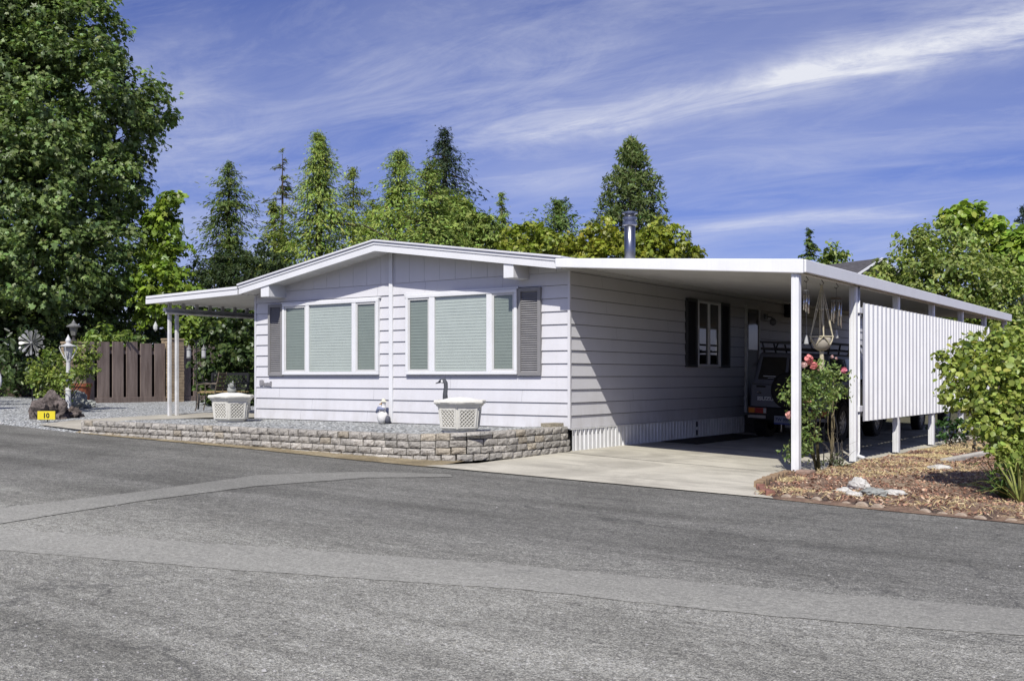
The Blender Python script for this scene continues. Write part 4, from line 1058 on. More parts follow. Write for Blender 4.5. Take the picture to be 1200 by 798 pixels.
for i in range(16):
    a = 2 * math.pi * (i + .25) / 16; m = MB(); p = hub + (u_ * math.cos(a) + v_ * math.sin(a)) * (.30 if i % 2 else .24) + n_ * .03; m.ball(p, .026, 7); m.tube([hub + n_ * .03, p], .004, 4); m.build('ball', MET, t, smooth=True)
m = MB(); m.ball(hub + n_ * .06, .035, 8); m.build('hub', MET, t, smooth=True)
# white disc at the far left
dx, dy = at(-15, 25); dz = yard(dx, dy)
t = thing('round_garden_disc', 'white round disc standing upright at the far left edge of the yard', 'disc', (dx, dy, dz))
m = MB(); m.lathe([(.17, -.02), (.30, -.03), (.36, 0), (.30, .03), (.17, .02)], (dx, dy, elev(446, 25)), 24, (u_.to_track_quat('X', 'Z').to_matrix() @ Matrix.Rotation(R(90), 3, 'X'))); m.build('ring', TRIM, t, smooth=True)
m = MB(); m.tube([(dx, dy, dz - .05), (dx, dy, elev(446, 25) - .28)], .02, 6); m.build('stake', IRON, t)

# bench, chair, lantern hook on the patio
bx, by = at(262, 25.2); pz = .36
t = thing('garden_bench', 'black garden bench with diamond lattice back on the patio behind the left planter', 'bench', (bx, by, pz))
rot = Matrix.Rotation(R(12), 3, 'Z')
def B(a, b, c): return Vector((bx, by, pz)) + rot @ Vector((a, b, c))
m = MB()
for i in range(5): m.obox(B(0, -.20 + .1 * i, .43), (1.15, .075, .028), rot)
m.build('seat', TAN, t, bevel=.004)
m = MB(); m.bar(B(-.56, .26, .86), B(.56, .26, .86), .05, .06); m.bar(B(-.56, .22, .50), B(.56, .22, .50), .04, .05); m.bar(B(-.54, .24, .48), B(-.54, .26, .88), .05); m.bar(B(.54, .24, .48), B(.54, .26, .88), .05)
for i in range(-4, 13):
    for s in (1, -1):
        p = -.52 + i * .11; q = p + .33 * s
        a0, a1 = max(-.52, min(.52, p)), max(-.52, min(.52, q))
        if abs(a0 - a1) < .02: continue
        z0, z1 = .52 + (a0 - p) / (q - p) * .32, .52 + (a1 - p) / (q - p) * .32
        m.bar(B(a0, .245, z0), B(a1, .245, z1), .016, .012)
m.build('backrest', IRON, t)
for sx_ in (-1, 1):
    for (yy, lean) in ((-.24, -.04), (.24, .08)):
        m = MB(); m.tube([B(sx_ * .54, yy + lean, 0), B(sx_ * .54, yy, .22), B(sx_ * .54, yy, .44)], [.022, .018, .025], 7); m.build('leg', IRON, t, smooth=True)
    m = MB(); m.tube([B(sx_ * .56, -.26, .44), B(sx_ * .56, -.28, .56), B(sx_ * .56, -.24, .64), B(sx_ * .56, .0, .65), B(sx_ * .56, .25, .66)], .02, 7); m.build('armrest', IRON, t, smooth=True)
cx_, cy_ = at(246, 24.3)
t = thing('garden_chair', 'tan slatted wooden chair with thin metal legs in front of the lattice bench', 'chair', (cx_, cy_, pz))
rot = Matrix.Rotation(R(-62), 3, 'Z')
def B(a, b, c): return Vector((cx_, cy_, pz)) + rot @ Vector((a, b, c))
m = MB()
for i in range(5): m.obox(B(0, -.19 + .095 * i, .42), (.44, .075, .022), rot)
m.build('seat', TAN, t, bevel=.003)
m = MB()
for i in range(4): m.bar(B(-.22, .24 + .02 * i, .54 + .1 * i), B(.22, .24 + .02 * i, .54 + .1 * i), .02, .065)
m.build('backrest', TAN, t, bevel=.003)
BRZ = M('bronze_metal', (.16, .13, .10), .5)
for sx_ in (-1, 1):
    m = MB(); m.tube([B(sx_ * .22, -.26, 0), B(sx_ * .22, -.2, .2), B(sx_ * .22, -.22, .42)], .014, 6); m.build('leg', BRZ, t)
    m = MB(); m.tube([B(sx_ * .22, .30, 0), B(sx_ * .22, .21, .25), B(sx_ * .22, .22, .45), B(sx_ * .22, .32, .90)], .014, 6); m.build('leg', BRZ, t)
    m = MB(); m.tube([B(sx_ * .235, -.22, .42), B(sx_ * .235, -.22, .60), B(sx_ * .235, .0, .64), B(sx_ * .235, .26, .62)], .013, 6); m.build('armrest', BRZ, t)
hx, hy = at(230, 26.5); hz = .38
t = thing('lantern_hook', 'thin black iron double hook in front of the right fence section', 'hook', (hx, hy, hz))
m = MB(); m.tube([(hx, hy, hz - .1), (hx, hy, 2.05)], .013, 6)
m.build('pole', IRON, t)
for s in (-1, 1):
    P0 = Vector((hx, hy, 1.95)); m = MB()
    m.tube([P0, P0 + u_ * s * .04 + v_ * .12, P0 + u_ * s * .12 + v_ * .17, P0 + u_ * s * .19 + v_ * .12, P0 + u_ * s * .19 + v_ * .03], .010, 6); m.build('arm', IRON, t)
    m = MB(); m.tube([P0 - v_ * .5, P0 - v_ * .75 + u_ * s * .12, P0 - v_ * 1.0 + u_ * s * .22, P0 - v_ * 1.25 + u_ * s * .3], .008, 5); m.build('scroll', IRON, t)
for s, lab in ((-1, 'left of the two small white glass lanterns hanging from the iron hook'), (1, 'right of the two small white glass lanterns hanging from the iron hook')):
    c = Vector((hx, hy, 1.95)) + u_ * s * .19
    q = thing('hanging_lantern', lab, 'lantern', tuple(c + v_ * .03), 'lanterns on the iron hook')
    m = MB(); m.lathe([(.05, -.30), (.055, -.29), (.055, -.12), (.05, -.11)], c, 10); m.build('glass', M('milk_glass', (.5, .5, .48), .3, nz=(6, .1)), q)
    m = MB(); m.lathe([(.07, -.11), (.06, -.08), (.02, -.03), (.004, .03)], c, 10); m.lathe([(.065, -.325), (.065, -.30)], c, 10); m.build('frame', M('lantern_pewter', (.28, .28, .27), .45, nz=(8, .1)), q)
# crystal ornament hanging from the awning end
ox, oy, oz = -9.95, -.3, 2.72
t = thing('hanging_ornament', 'small pale teardrop ornament hanging below the awning corner', 'ornament', (ox, oy, oz))
m = MB(); m.tube([(ox, oy, oz), (ox, oy, oz - .42)], .003, 4); m.build('cord', IRON, t)
m = MB(); m.lathe([(.003, -.42), (.05, -.52), (.045, -.58), (.003, -.63)], (ox, oy, oz), 8); m.build('drop', M('pale_glass', (.6, .62, .58), .15), t)

# ================================================================ UNDER THE CARPORT BEAM
CORD = M('macrame_cord', (.58, .52, .36), .9, nz=(40, .2))
def hook(m, x, y, zt):
    m.tube([(x, y, zt), (x, y, zt - .05), (x + .03, y, zt - .09), (x, y, zt - .125), (x - .03, y, zt - .10)], .006, 6)
hx, hy, ht = 3.60, 1.06, 2.575
t = thing('hanging_planter', 'round pale pot in a cream macrame hanger under the carport edge', 'hanging planter', (hx, hy, ht))
m = MB(); hook(m, hx, hy, ht); m.build('hook', IRON, t)
zr = 1.72; zb = 1.53; top = Vector((hx, hy, 2.43)); m = MB(); rr = .155
kn = []
for i in range(4):
    a = i * math.pi / 2 + .5; p = Vector((hx + rr * math.cos(a), hy + rr * math.sin(a), zr)); kn.append(p)
    for s in (-.010, .010):
        m.tube([top + Vector((s, 0, 0)), top.lerp(p, .45) + Vector((s, s, 0)), p], .008, 5)
    m.ball(p, .016, 6); m.ball(top.lerp(p, .45), .016, 6)
for i in range(4):
    a = i * math.pi / 2 + .5 + math.pi / 4; q = Vector((hx + .135 * math.cos(a), hy + .135 * math.sin(a), zr - .12))
    for p in (kn[i], kn[(i + 1) % 4]): m.tube([p, p.lerp(q, .5) + Vector((.012 * math.cos(a), .012 * math.sin(a), 0)), q], .009, 5)
    m.tube([q, (hx, hy, zb - .035)], .008, 5)
m.tube([p for p in kn] + [kn[0]], .011, 5)
m.tube([(hx, hy, zb - .02), (hx, hy, zb - .06)], .032, 8); m.tube([(hx, hy, zb - .06), (hx, hy, zb - .30)], [.028, .04], 8); m.tube([top + Vector((0, 0, .03)), top - Vector((0, 0, .06))], .018, 6)
m.build('macrame', CORD, t)
m = MB(); m.lathe([(.05, 0), (.105, .035), (.135, .10), (.132, .16), (.118, .185), (.10, .18)], (hx, hy, zb - .01), 20); m.build('pot', M('pale_pot', (.40, .36, .29), .7, nz=(6, .12)), t, smooth=True)
def chime(x, y, ntube, r, zt, ztop, L, label, tail):
    t = thing('wind_chime', label, 'wind chime', (x, y, ht), 'wind chimes under the carport edge')
    m = MB(); hook(m, x, y, ht); m.tube([(x, y, ht - .1), (x, y, ztop)], .003, 4); m.build('hook', IRON, t)
    m = MB(); m.lathe([(r * 1.25, 0), (r * 1.3, .012), (r * .9, .02)], (x, y, ztop), 14); m.build('top_disc', M('chime_wood', (.12, .09, .06), .6) if ntube > 4 else CHROME, t)
    for i in range(ntube):
        a = 2 * math.pi * i / ntube + .4; l = L * (1 - .09 * i)
        m = MB(); m.tube([(x + r * math.cos(a), y + r * math.sin(a), ztop), (x + r * math.cos(a), y + r * math.sin(a), ztop - .05)], .002, 4); m.tube([(x + r * math.cos(a), y + r * math.sin(a), ztop - .05), (x + r * math.cos(a), y + r * math.sin(a), ztop - .05 - l)], .013, 8); m.build('tube', CHROME, t, smooth=True)
    m = MB(); m.tube([(x, y, ztop), (x, y, tail + .12)], .002, 4); m.lathe([(.012, .12), (.034, 0), (.02, -.005)], (x, y, tail), 10); m.build('sail', M('chime_sail', (.42, .42, .40), .4), t)
chime(3.60, .42, 4, .030, 2.4, 2.33, .26, 'slim short-tubed wind chime left of the macrame hanging planter', 1.60)
chime(3.60, 1.71, 6, .065, 2.4, 2.30, .38, 'wide long-tubed wind chime right of the macrame hanging planter', 1.72)
# mat and steps
m = MB(); m.add([(.12, 2.85, .0), (.78, 2.95, -.025), (.80, 5.9, -.025), (.12, 6.0, .0), (.12, 2.85, .012), (.78, 2.95, -.012), (.80, 5.9, -.012), (.12, 6.0, .012)], [(0, 3, 2, 1), (4, 5, 6, 7), (0, 1, 5, 4), (1, 2, 6, 5), (2, 3, 7, 6), (3, 0, 4, 7)])
o = m.build('floor_mat', BLACK, None, (.45, 4.4, .006)); tag(o, 'long black mat lying on the driveway along the skirting', 'mat')
t = thing('door_steps', 'dark steps below the carport side door', 'steps', (.35, 7.2, 0))
m = MB(); m.box(.06, 6.75, -.02, .58, 7.7, .17); m.build('lower_step', M('step_dark', (.05, .045, .04), .8), t, bevel=.01)
m = MB(); m.box(.06, 6.75, .172, .42, 7.7, .35); m.build('upper_step', M('step_dark', (.05, .045, .04), .8), t, bevel=.01)

# ================================================================ VEHICLES
def wheel(parent, x, y, z, r, w, side, rimmat, name='wheel'):
    rot = Matrix.Rotation(R(90), 3, 'Y')
    m = MB(); m.lathe([(r * .62, -w / 2), (r * .9, -w / 2), (r * .985, -w * .36), (r, -w * .2), (r, w * .2), (r * .985, w * .36), (r * .9, w / 2), (r * .62, w / 2)], (x, y, z), 28, rot, cap=False)
    for i in range(24):   # tread blocks
        a = 2 * math.pi * i / 24
        for s in (-1, 1): m.obox((x + s * w * .26, y + r * .995 * math.cos(a + .06 * s), z + r * .995 * math.sin(a + .06 * s)), (w * .36, r * .15, r * .06), Matrix.Rotation(a + .06 * s + math.pi / 2, 3, 'X'))
    wh = m.build(name, BLACK, parent)
    m = MB(); xs = x + side * w * .30
    m.lathe([(r * .60, -.03), (r * .64, -.025), (r * .64, .03), (r * .58, .035), (r * .55, .0), (r * .2, -.01), (r * .17, .03), (.01, .035)], (xs, y, z), 24, rot if side > 0 else Matrix.Rotation(R(-90), 3, 'Y'))
    m.build('rim', rimmat, wh)
    m = MB()
    for i in range(8):
        a = 2 * math.pi * i / 8; m.obox((xs + side * .016, y + r * .38 * math.cos(a), z + r * .38 * math.sin(a)), (.02, r * .30, r * .10), Matrix.Rotation(a, 3, 'X'))
    m.build('spokes', rimmat, wh)
def arch_profile(rear, front, zs, ztop, axles, r):
    pts = [(rear, ztop[0]), (rear, zs + .2)]
    pts.append((rear + .03, zs + .06))
    for ya in axles:
        h = zs - .37; a0 = math.asin(max(-1, min(1, h / r)))
        for k in range(9):
            a = math.pi - a0 - (math.pi - 2 * a0) * k / 8
            pts.append((ya + r * math.cos(a), .37 + r * math.sin(a)))
    pts += [(front - .03, zs + .06), (front, zs + .25)]
    return pts
PAINT = M('suv_grey', (.115, .122, .15), .3, .2, nz=(3, .05), spec=.6)
xc, hw, ry = 2.68, .79, 2.45
suv = thing('parked_suv', 'dark grey boxy off-road vehicle with rear spare wheel parked under the carport', 'car', (xc, 4.4, 0))
m = MB(); m.prism(arch_profile(ry, 6.28, .42, (1.06,), (3.10, 5.38), .44) + [(6.27, .96), (5.15, 1.04), (5.0, 1.06)], xc - hw, xc + hw, 'x'); body = m.build('body', PAINT, suv, bevel=.035, seg=3)
m = MB()
lo = [(xc - hw + .02, ry + .01), (xc + hw - .02, ry + .01), (xc + hw - .02, 5.1), (xc - hw + .02, 5.1)]; hi = [(xc - hw + .13, ry + .10), (xc + hw - .13, ry + .10), (xc + hw - .13, 4.62), (xc - hw + .13, 4.62)]
m.add([(a, b, 1.04) for a, b in lo] + [(a, b, 1.66) for a, b in hi], [(0, 3, 2, 1), (4, 5, 6, 7), (0, 1, 5, 4), (1, 2, 6, 5), (2, 3, 7, 6), (3, 0, 4, 7)]); m.build('cabin', PAINT, suv, bevel=.04, seg=3)
def gq(u, v, face, off=.006):
    if face == 'rear': a, b, c, d = [Vector((*lo[0], 1.04)), Vector((*lo[1], 1.04)), Vector((*hi[1], 1.66)), Vector((*hi[0], 1.66))]; n = Vector((0, -1, .1))
    elif face == 'right': a, b, c, d = [Vector((*lo[1], 1.04)), Vector((*lo[2], 1.04)), Vector((*hi[2], 1.66)), Vector((*hi[1], 1.66))]; n = Vector((1, 0, .15))
    elif face == 'left': a, b, c, d = [Vector((*lo[3], 1.04)), Vector((*lo[0], 1.04)), Vector((*hi[0], 1.66)), Vector((*hi[3], 1.66))]; n = Vector((-1, 0, .15))
    else: a, b, c, d = [Vector((*lo[2], 1.04)), Vector((*lo[3], 1.04)), Vector((*hi[3], 1.66)), Vector((*hi[2], 1.66))]; n = Vector((0, 1, .6))
    return a.lerp(b, u).lerp(d.lerp(c, u), v) + n.normalized() * off
for face, quads in (('rear', [(.07, .42), (.46, .93)]), ('right', [(.05, .40), (.44, .80)]), ('left', [(.20, .56), (.60, .95)]), ('front', [(.06, .94)])):
    for (a, b) in quads:
        m = MB(); q = [gq(a, .16, face), gq(b, .16, face), gq(b, .86, face), gq(a, .86, face)]; q2 = [gq(a, .16, face, -.02), gq(b, .16, face, -.02), gq(b, .86, face, -.02), gq(a, .86, face, -.02)]
        m.add(q + q2, [(0, 1, 2, 3), (0, 4, 5, 1), (1, 5, 6, 2), (2, 6, 7, 3), (3, 7, 4, 0)]); m.build('rear_window' if face == 'rear' else ('windscreen' if face == 'front' else 'side_window'), CARGLASS, suv)
# window sticker: two short pale lines
m = MB(); m.add([gq(.13, .25, 'rear', .009), gq(.30, .25, 'rear', .009), gq(.30, .275, 'rear', .009), gq(.13, .275, 'rear', .009), gq(.2, .20, 'rear', .009), gq(.28, .20, 'rear', .009), gq(.28, .215, 'rear', .009), gq(.2, .215, 'rear', .009)], [(0, 1, 2, 3), (4, 5, 6, 7)]); m.build('window_sticker', M('sticker_white', (.7, .7, .7), .6), suv)
m = MB(); m.box(xc - hw + .02, ry - .09, .36, xc + hw - .02, ry + .12, .615); bmp = m.build('rear_bumper', BLACK, suv, bevel=.03)
m = MB(); m.box(xc - hw + .02, ry - .115, .40, xc - .42, ry - .088, .455); m.box(xc + .42, ry - .115, .40, xc + hw - .02, ry - .088, .455); m.build('bumper_strip', M('strip_pale', (.42, .38, .33), .5), bmp)
LR, LA = M('lens_red', (.42, .025, .02), .25), M('lens_amber', (.65, .20, .02), .25)
for s in (-1, 1):
    a, b = xc + s * (hw - .02), xc + s * (hw - .38)
    m = MB(); m.box(min(a, b), ry - .105, .49, max(a, b), ry - .088, .60); tl = m.build('tail_light', M('lamp_housing', (.30, .10, .07), .4), suv)
    m = MB(); q = a - s * .13; m.box(min(a - s * .01, q), ry - .118, .50, max(a - s * .01, q), ry - .103, .59); m.build('indicator', LA, tl, bevel=.004)
    m = MB(); q2 = b + s * .06; m.box(min(q - s * .012, q2), ry - .118, .50, max(q - s * .012, q2), ry - .103, .59); m.build('brake_lens', LR, tl, bevel=.004)
    m = MB(); m.box(min(q2 - s * .008, b), ry - .118, .50, max(q2 - s * .008, b), ry - .103, .59); m.build('reverse_lens', M('lens_clear', (.6, .6, .58), .25), tl, bevel=.004)
m = MB(); m.lathe([(.02, -.16), (.31, -.16), (.345, -.13), (.35, 0), (.33, .03), (.02, .03)], (xc + .04, ry - .06, .95), 32, Matrix.Rotation(R(-90), 3, 'X')); m.build('spare_wheel', BLACK, suv, bevel=.015)
m = MB(); m.box(xc - .24, ry - .13, .305, xc + .08, ry - .118, .465); lp = m.build('licence_plate', M('plate_white', (.30, .32, .38), .4), suv, bevel=.004)
m = MB(); m.box(xc - .24, ry - .133, .305, xc + .08, ry - .1305, .335); m.build('plate_band', M('plate_blue', (.05, .07, .25), .4), lp)
text_mesh('7W 995', .082, .002, M('plate_ink', (.03, .04, .12), .5), 'lettering', lp, Matrix.Translation((xc - .08, ry - .132, .393)) @ Matrix.Rotation(R(90), 4, 'X'), .001)
text_mesh('ISUZU', .095, .004, M('badge_white', (.72, .72, .72), .4), 'lettering', suv, Matrix.Translation((xc - .47, ry - .010, .77)) @ Matrix.Rotation(R(90), 4, 'X') @ Matrix.Scale(1.25, 4, (1, 0, 0)), .004)
m = MB(); m.tube([(xc - .64, ry - .02, .88), (xc - .55, ry - .02, .88)], .012, 6); m.ball((xc - .62, ry - .02, .90), .018, 8); m.build('door_handle', CHROME, suv)
m = MB(); m.box(xc - .66, ry - .012, .985, xc - .48, ry + .01, 1.02); m.build('badge_recess', BLACK, suv)
RK = M('rack_black', (.03, .03, .03), .5)
m = MB()
for s in (-1, 1):
    m.bar((xc + s * .66, ry + .12, 1.86), (xc + s * .66, 4.6, 1.86), .035); m.bar((xc + s * .66, ry + .15, 1.72), (xc + s * .66, 4.6, 1.72), .025)
    for y in (2.7, 3.3, 3.9, 4.5): m.bar((xc + s * .62, y, 1.64), (xc + s * .665, y - .04, 1.86), .025)
for y in (2.6, 3.1, 3.6, 4.1, 4.58): m.bar((xc - .66, y, 1.74), (xc + .66, y, 1.74), .03)
m.bar((xc - .66, ry + .12, 1.86), (xc + .66, ry + .12, 1.86), .03); m.bar((xc - .3, ry + .12, 1.86), (xc - .38, ry + .15, 1.70), .022); m.bar((xc + .3, ry + .12, 1.86), (xc + .38, ry + .15, 1.70), .022)
m.build('roof_rack', RK, suv)
for s in (-1, 1):
    for y in (3.10, 5.38):
        wheel(suv, xc + s * (hw - .08), y, .37, .37, .24, s, RIMM)
        m = MB(); pts = []
        for k in range(9):
            a = math.pi * k / 8; pts.append((xc + s * (hw + .02), y + .47 * math.cos(a), .40 + .47 * math.sin(a)))
        m.tube(pts, .035, 6); m.build('wheel_flare', BLACK, suv, smooth=True)
    m = MB(); m.box(xc + s * hw - .03, ry + .2, .62, xc + s * hw + .03, 5.9, .66); m.build('side_moulding', BLACK, suv)
    m = MB(); m.box(xc + s * .72 - .1, 3.58, .06, xc + s * .72 + .1, 3.60, .40); m.build('mud_flap', BLACK, suv)
    m = MB(); m.box(xc + s * (hw + .10) - .09, 4.72, 1.08, xc + s * (hw + .10) + .09, 4.80, 1.22); m.bar((xc + s * hw, 4.78, 1.12), (xc + s * (hw + .1), 4.77, 1.12), .03); m.build('mirror', BLACK, suv, bevel=.02)
m = MB(); m.box(xc - .65, 2.9, .28, xc + .65, 5.6, .40); m.tube([(xc - .7, 3.1, .37), (xc + .7, 3.1, .37)], .05, 8); m.build('chassis', DARK, suv)
m = MB(); m.bar((xc - .12, ry - .05, .37), (xc - .12, ry - .05, .16), .012); m.build('tow_chain', CHROME, suv)
P2 = M('sedan_beige', (.34, .31, .26), .3, .3, nz=(3, .04), spec=.6); xc2 = 2.66
sd = thing('parked_sedan', 'pale car parked in the back of the carport beyond the dark off-road vehicle', 'car', (xc2, 9.6, 0))
m = MB(); m.prism(arch_profile(7.35, 11.75, .32, (.86,), (8.25, 10.85), .38) + [(11.72, .70), (10.7, .84), (10.3, .86)], xc2 - .84, xc2 + .84, 'x'); m.build('body', P2, sd, bevel=.06, seg=3)
m = MB(); m.add([(xc2 - .78, 7.7, .84), (xc2 + .78, 7.7, .84), (xc2 + .78, 10.6, .84), (xc2 - .78, 10.6, .84), (xc2 - .58, 8.35, 1.38), (xc2 + .58, 8.35, 1.38), (xc2 + .58, 9.75, 1.38), (xc2 - .58, 9.75, 1.38)], [(0, 3, 2, 1), (4, 5, 6, 7), (0, 1, 5, 4), (1, 2, 6, 5), (2, 3, 7, 6), (3, 0, 4, 7)]); m.build('cabin', CARGLASS, sd, bevel=.05)
m = MB(); m.box(xc2 - .60, 8.33, 1.382, xc2 + .60, 9.78, 1.41); m.build('car_roof', P2, sd, bevel=.02)
m = MB(); m.box(xc2 - .85, 7.27, .34, xc2 + .85, 7.42, .52); m.build('rear_bumper', P2, sd, bevel=.04)
for s in (-1, 1):
    m = MB(); q = [xc2 + s * .5, xc2 + s * .80]; m.box(min(q), 7.335, .62, max(q), 7.36, .76); m.build('tail_light', LR, sd)
    for y in (8.25, 10.85): wheel(sd, xc2 + s * .78, y, .32, .32, .20, s, RIMM)

# park both vehicles: they stand in the rear half of the carport on the gently cross-falling slab
suv.location = (1.48, 7.38, -.06); suv.rotation_euler = (0, .038, 0)
sd.location = (1.50, 13.05, -.065); sd.rotation_euler = (0, .038, 0)
# ================================================================ MULCH BED EDGING, STONES
def scallop_mesh():
    m = MB(); pts = [(.068 * math.cos(a), .068 * math.sin(a) * .8) for a in [math.pi * i / 10 for i in range(11)]]
    poly = [(-.085, -.06)] + [(-p[0] * -1, p[1]) for p in pts][::-1] + [(.085, -.06)]
    poly = [(.068, -.06)] + pts + [(-.068, -.06)]
    m.prism(poly, -.028, .028, 'y'); return m
SCM = M('edging_concrete', (.46, .37, .28), .9, nz=(9, .25), bp=(40, .5), dirt=.3)
sc0 = scallop_mesh().build('edging_stone', SCM, None, (0, 0, 0), bevel=.012)
tag(sc0, 'scalloped concrete edging stone between the wood chips and the asphalt', 'edging stone', 'scalloped edging stones along the road')
EX = [(4.72, -2.98)]; r2 = random.Random(11)
xs = 4.62
first = True
while xs < 8.3:
    y = edge(xs) + .13 + r2.uniform(-.02, .02); rz = math.atan2(edge(xs + .1) - edge(xs), .1) + r2.uniform(-.15, .15)
    if first: o = sc0; first = False
    else: o = sc0.copy(); COL.objects.link(o)
    o.location = (xs, y, roadz(xs, y) - .012 + r2.uniform(-.02, .012)); o.rotation_euler = (r2.uniform(-.12, .12), r2.uniform(-.08, .08), rz)
    xs += .150 + (r2.uniform(0, .03) if r2.random() < .8 else .12)
BRK = M('edging_brick_red', (.32, .15, .11), .9, nz=(7, .3), bp=(35, .5))
BRK2 = M('edging_brick_tan', (.36, .25, .15), .9, nz=(7, .3), bp=(35, .5))
def brick_row(pts, n, mat, label, group, lift, size):
    b0 = None
    for i in range(n):
        t = (i + .5) / n; a, b = pts; x = a[0] + (b[0] - a[0]) * t; y = a[1] + (b[1] - a[1]) * t
        if b0 is None:
            m = MB(); m.box(-size[0] / 2, -size[1] / 2, -size[2] / 2, size[0] / 2, size[1] / 2, size[2] / 2); o = b0 = m.build('edging_brick', mat, None, (0, 0, 0), bevel=.008); tag(o, label, 'brick', group)
        else: o = b0.copy(); COL.objects.link(o)
        o.location = (x + r2.uniform(-.01, .01), y + r2.uniform(-.01, .01), (drive_z(x, y)) + lift + r2.uniform(-.012, .012))
        o.rotation_euler = (r2.uniform(-.1, .1), r2.uniform(-.1, .1), math.atan2(b[1] - a[1], b[0] - a[0]) + r2.uniform(-.1, .1))
def drive_z(x, y):
    w = min(1, max(0, (y + 3.1) / 2.8)); return (roadz(x, y) + .012) * (1 - w) - .038 * max(0, x) * w
brick_row(((3.76, -.62), (4.02, -2.35)), 17, BRK2, 'tan brick standing on end in the row between driveway and wood chips', 'upright bricks along the driveway', .012, (.085, .11, .14))
brick_row(((4.06, -2.42), (4.42, -3.02)), 5, BRK, 'reddish brick lying at the road end of the brick row', 'reddish bricks at the driveway corner', .01, (.13, .095, .075))
m = MB(); m.box(3.86, -.74, -.22, 4.06, -.54, -.045); o = m.build('post_block', M('block_pink', (.42, .29, .22), .9, nz=(9, .25), bp=(30, .5)), None, (3.96, -.64, -.22), bevel=.015); tag(o, 'square pinkish block at the foot of the front carport post', 'block')
for i, (px, d, r, sc, mat, lab) in enumerate(((1006, 11.6, .10, (1.15, .8, .9), PALE, 'tallest pale rock at the back of the rock group in the wood chips'), (988, 11.3, .075, (1.4, .8, .7), PALE, 'low pale rock at the left end of the rock group in the wood chips'),
        (1024, 11.0, .095, (1.5, .9, .6), GRANITE, 'flat greenish-grey rock in the middle of the rock group in the wood chips'), (1048, 11.1, .075, (1.6, .9, .45), PALE, 'thin flat pale rock at the right end of the rock group in the wood chips'), (1001, 10.9, .06, (1.4, .9, .7), PALE, 'small pale rock at the front of the rock group in the wood chips'),
        (1101, 14.2, .11, (1.3, .9, .45), PALE, 'lone pale rock lying before the low concrete kerb'))):
    x, y = at(px, d); rock('pale_rock' if mat is PALE else 'grey_rock', lab, (x, y, mulch_z(x, y) + r * sc[2] * .25), r, mat, 20 + i, sc, rough=.3)
m = MB(); m.prism([(4.86, 2.55), (4.98, 2.5), (5.16, 4.6), (5.04, 4.65)], -.3, -.06, 'z'); o = m.build('concrete_kerb', concrete('kerb_concrete', (.55, .52, .45), (.34, .31, .25)), None, (5.0, 3.5, -.2), bevel=.02); tag(o, 'short weathered low concrete kerb in the dry grass right of the carport', 'kerb')

# ================================================================ PLANTS NEAR THE CARPORT
def stems(parent, base, tips, r, mat=BARK, name='stem', wob=.06):
    m = MB(); b = Vector(base)
    for q in tips:
        q = Vector(q); L = (q - b).length; pts = [b + Vector((random.gauss(0, .03), random.gauss(0, .03), -.03))]
        for k in (.3, .55, .8, 1): pts.append(b.lerp(q, k) + Vector((random.gauss(0, wob * L * .4), random.gauss(0, wob * L * .4), .12 * L * k * (1 - k))))
        m.tube(pts, [r, r * .8, r * .6, r * .4, r * .15], 6)
    return m.build(name, mat, parent, smooth=True)
def lob(px, py, rp, d, sx=1.0, sz=1.0):
    x, y, z = at3(px, py, d); r = rp * d / 1216
    return ((x, y, z), (r * sx, r * sx, r * sz))
# rose bush
bx, by = 3.78, .35; rb = (bx, by, -.09)
rose = thing('rose_bush', 'tall rose bush with pink blooms between the two front carport posts', 'rose bush', rb)
L = [lob(938, 452, 17, 14.0), lob(955, 440, 18, 14.2), lob(972, 445, 20, 14.4), lob(986, 452, 13, 14.6), lob(948, 478, 20, 14.0), lob(968, 475, 13, 14.2), lob(935, 490, 11, 13.9), lob(940, 525, 11, 13.9, 1, 1.3), lob(932, 545, 8, 13.8), lob(925, 462, 9, 13.7), lob(935, 470, 14, 13.9), lob(945, 505, 16, 14), lob(938, 520, 14, 13.9, 1, 1.4), lob(930, 535, 10, 13.8), lob(978, 465, 12, 14.4), lob(955, 462, 18, 14.1)]
crown(rose, L, 360, 7, .10, .052, 'oval', (.04, .09, .02), (.34, .44, .13), fill=.3, name='foliage', flat=.3)
b0 = Vector(rb)
stems(rose, rb, [at3(948, 470, 14), at3(955, 440, 14.2), at3(940, 455, 14), at3(935, 500, 13.9), at3(962, 450, 14.1)], .016, M('rose_cane', (.10, .085, .04), .7, nz=(20, .3)))
stems(rose, (3.86, .62, -.09), [at3(985, 450, 14.5), at3(975, 440, 14.4), at3(980, 470, 14.4), at3(968, 480, 14.2)], .014, M('rose_cane_grey', (.22, .18, .10), .7, nz=(20, .3)))
PK = [(.80, .27, .25), (.85, .36, .33), (.88, .60, .54)]
def bloom(px, py, d, r, col, n=26):
    c = np.array(at3(px, py, d)); u = unit(n); rr = r * (.35 + .5 * rng.random(n))
    P = c + u * rr[:, None]; N = u + .3 * rng.normal(size=(n, 3)); T = rng.normal(size=(n, 3))
    o = leaf_mesh('bloom', 'round', P, N, T, r * 1.1, np.array(col)[None] * (.75 + .5 * rng.random((n, 1))), PETAL, rose); return o
for (px, py, r, c) in ((947, 421, .066, PK[0]), (954, 428, .060, PK[0]), (942, 428, .048, PK[2]), (989, 434, .048, (.78, .26, .32)), (946, 470, .05, (.8, .5, .34)), (926, 486, .06, (.8, .42, .36)), (975, 418, .025, PK[2]), (931, 418, .025, PK[2]), (980, 420, .02, PK[2]), (959, 433, .02, (.6, .4, .3))):
    bloom(px, py, 14.0 if px != 926 else 13.75, r, c)
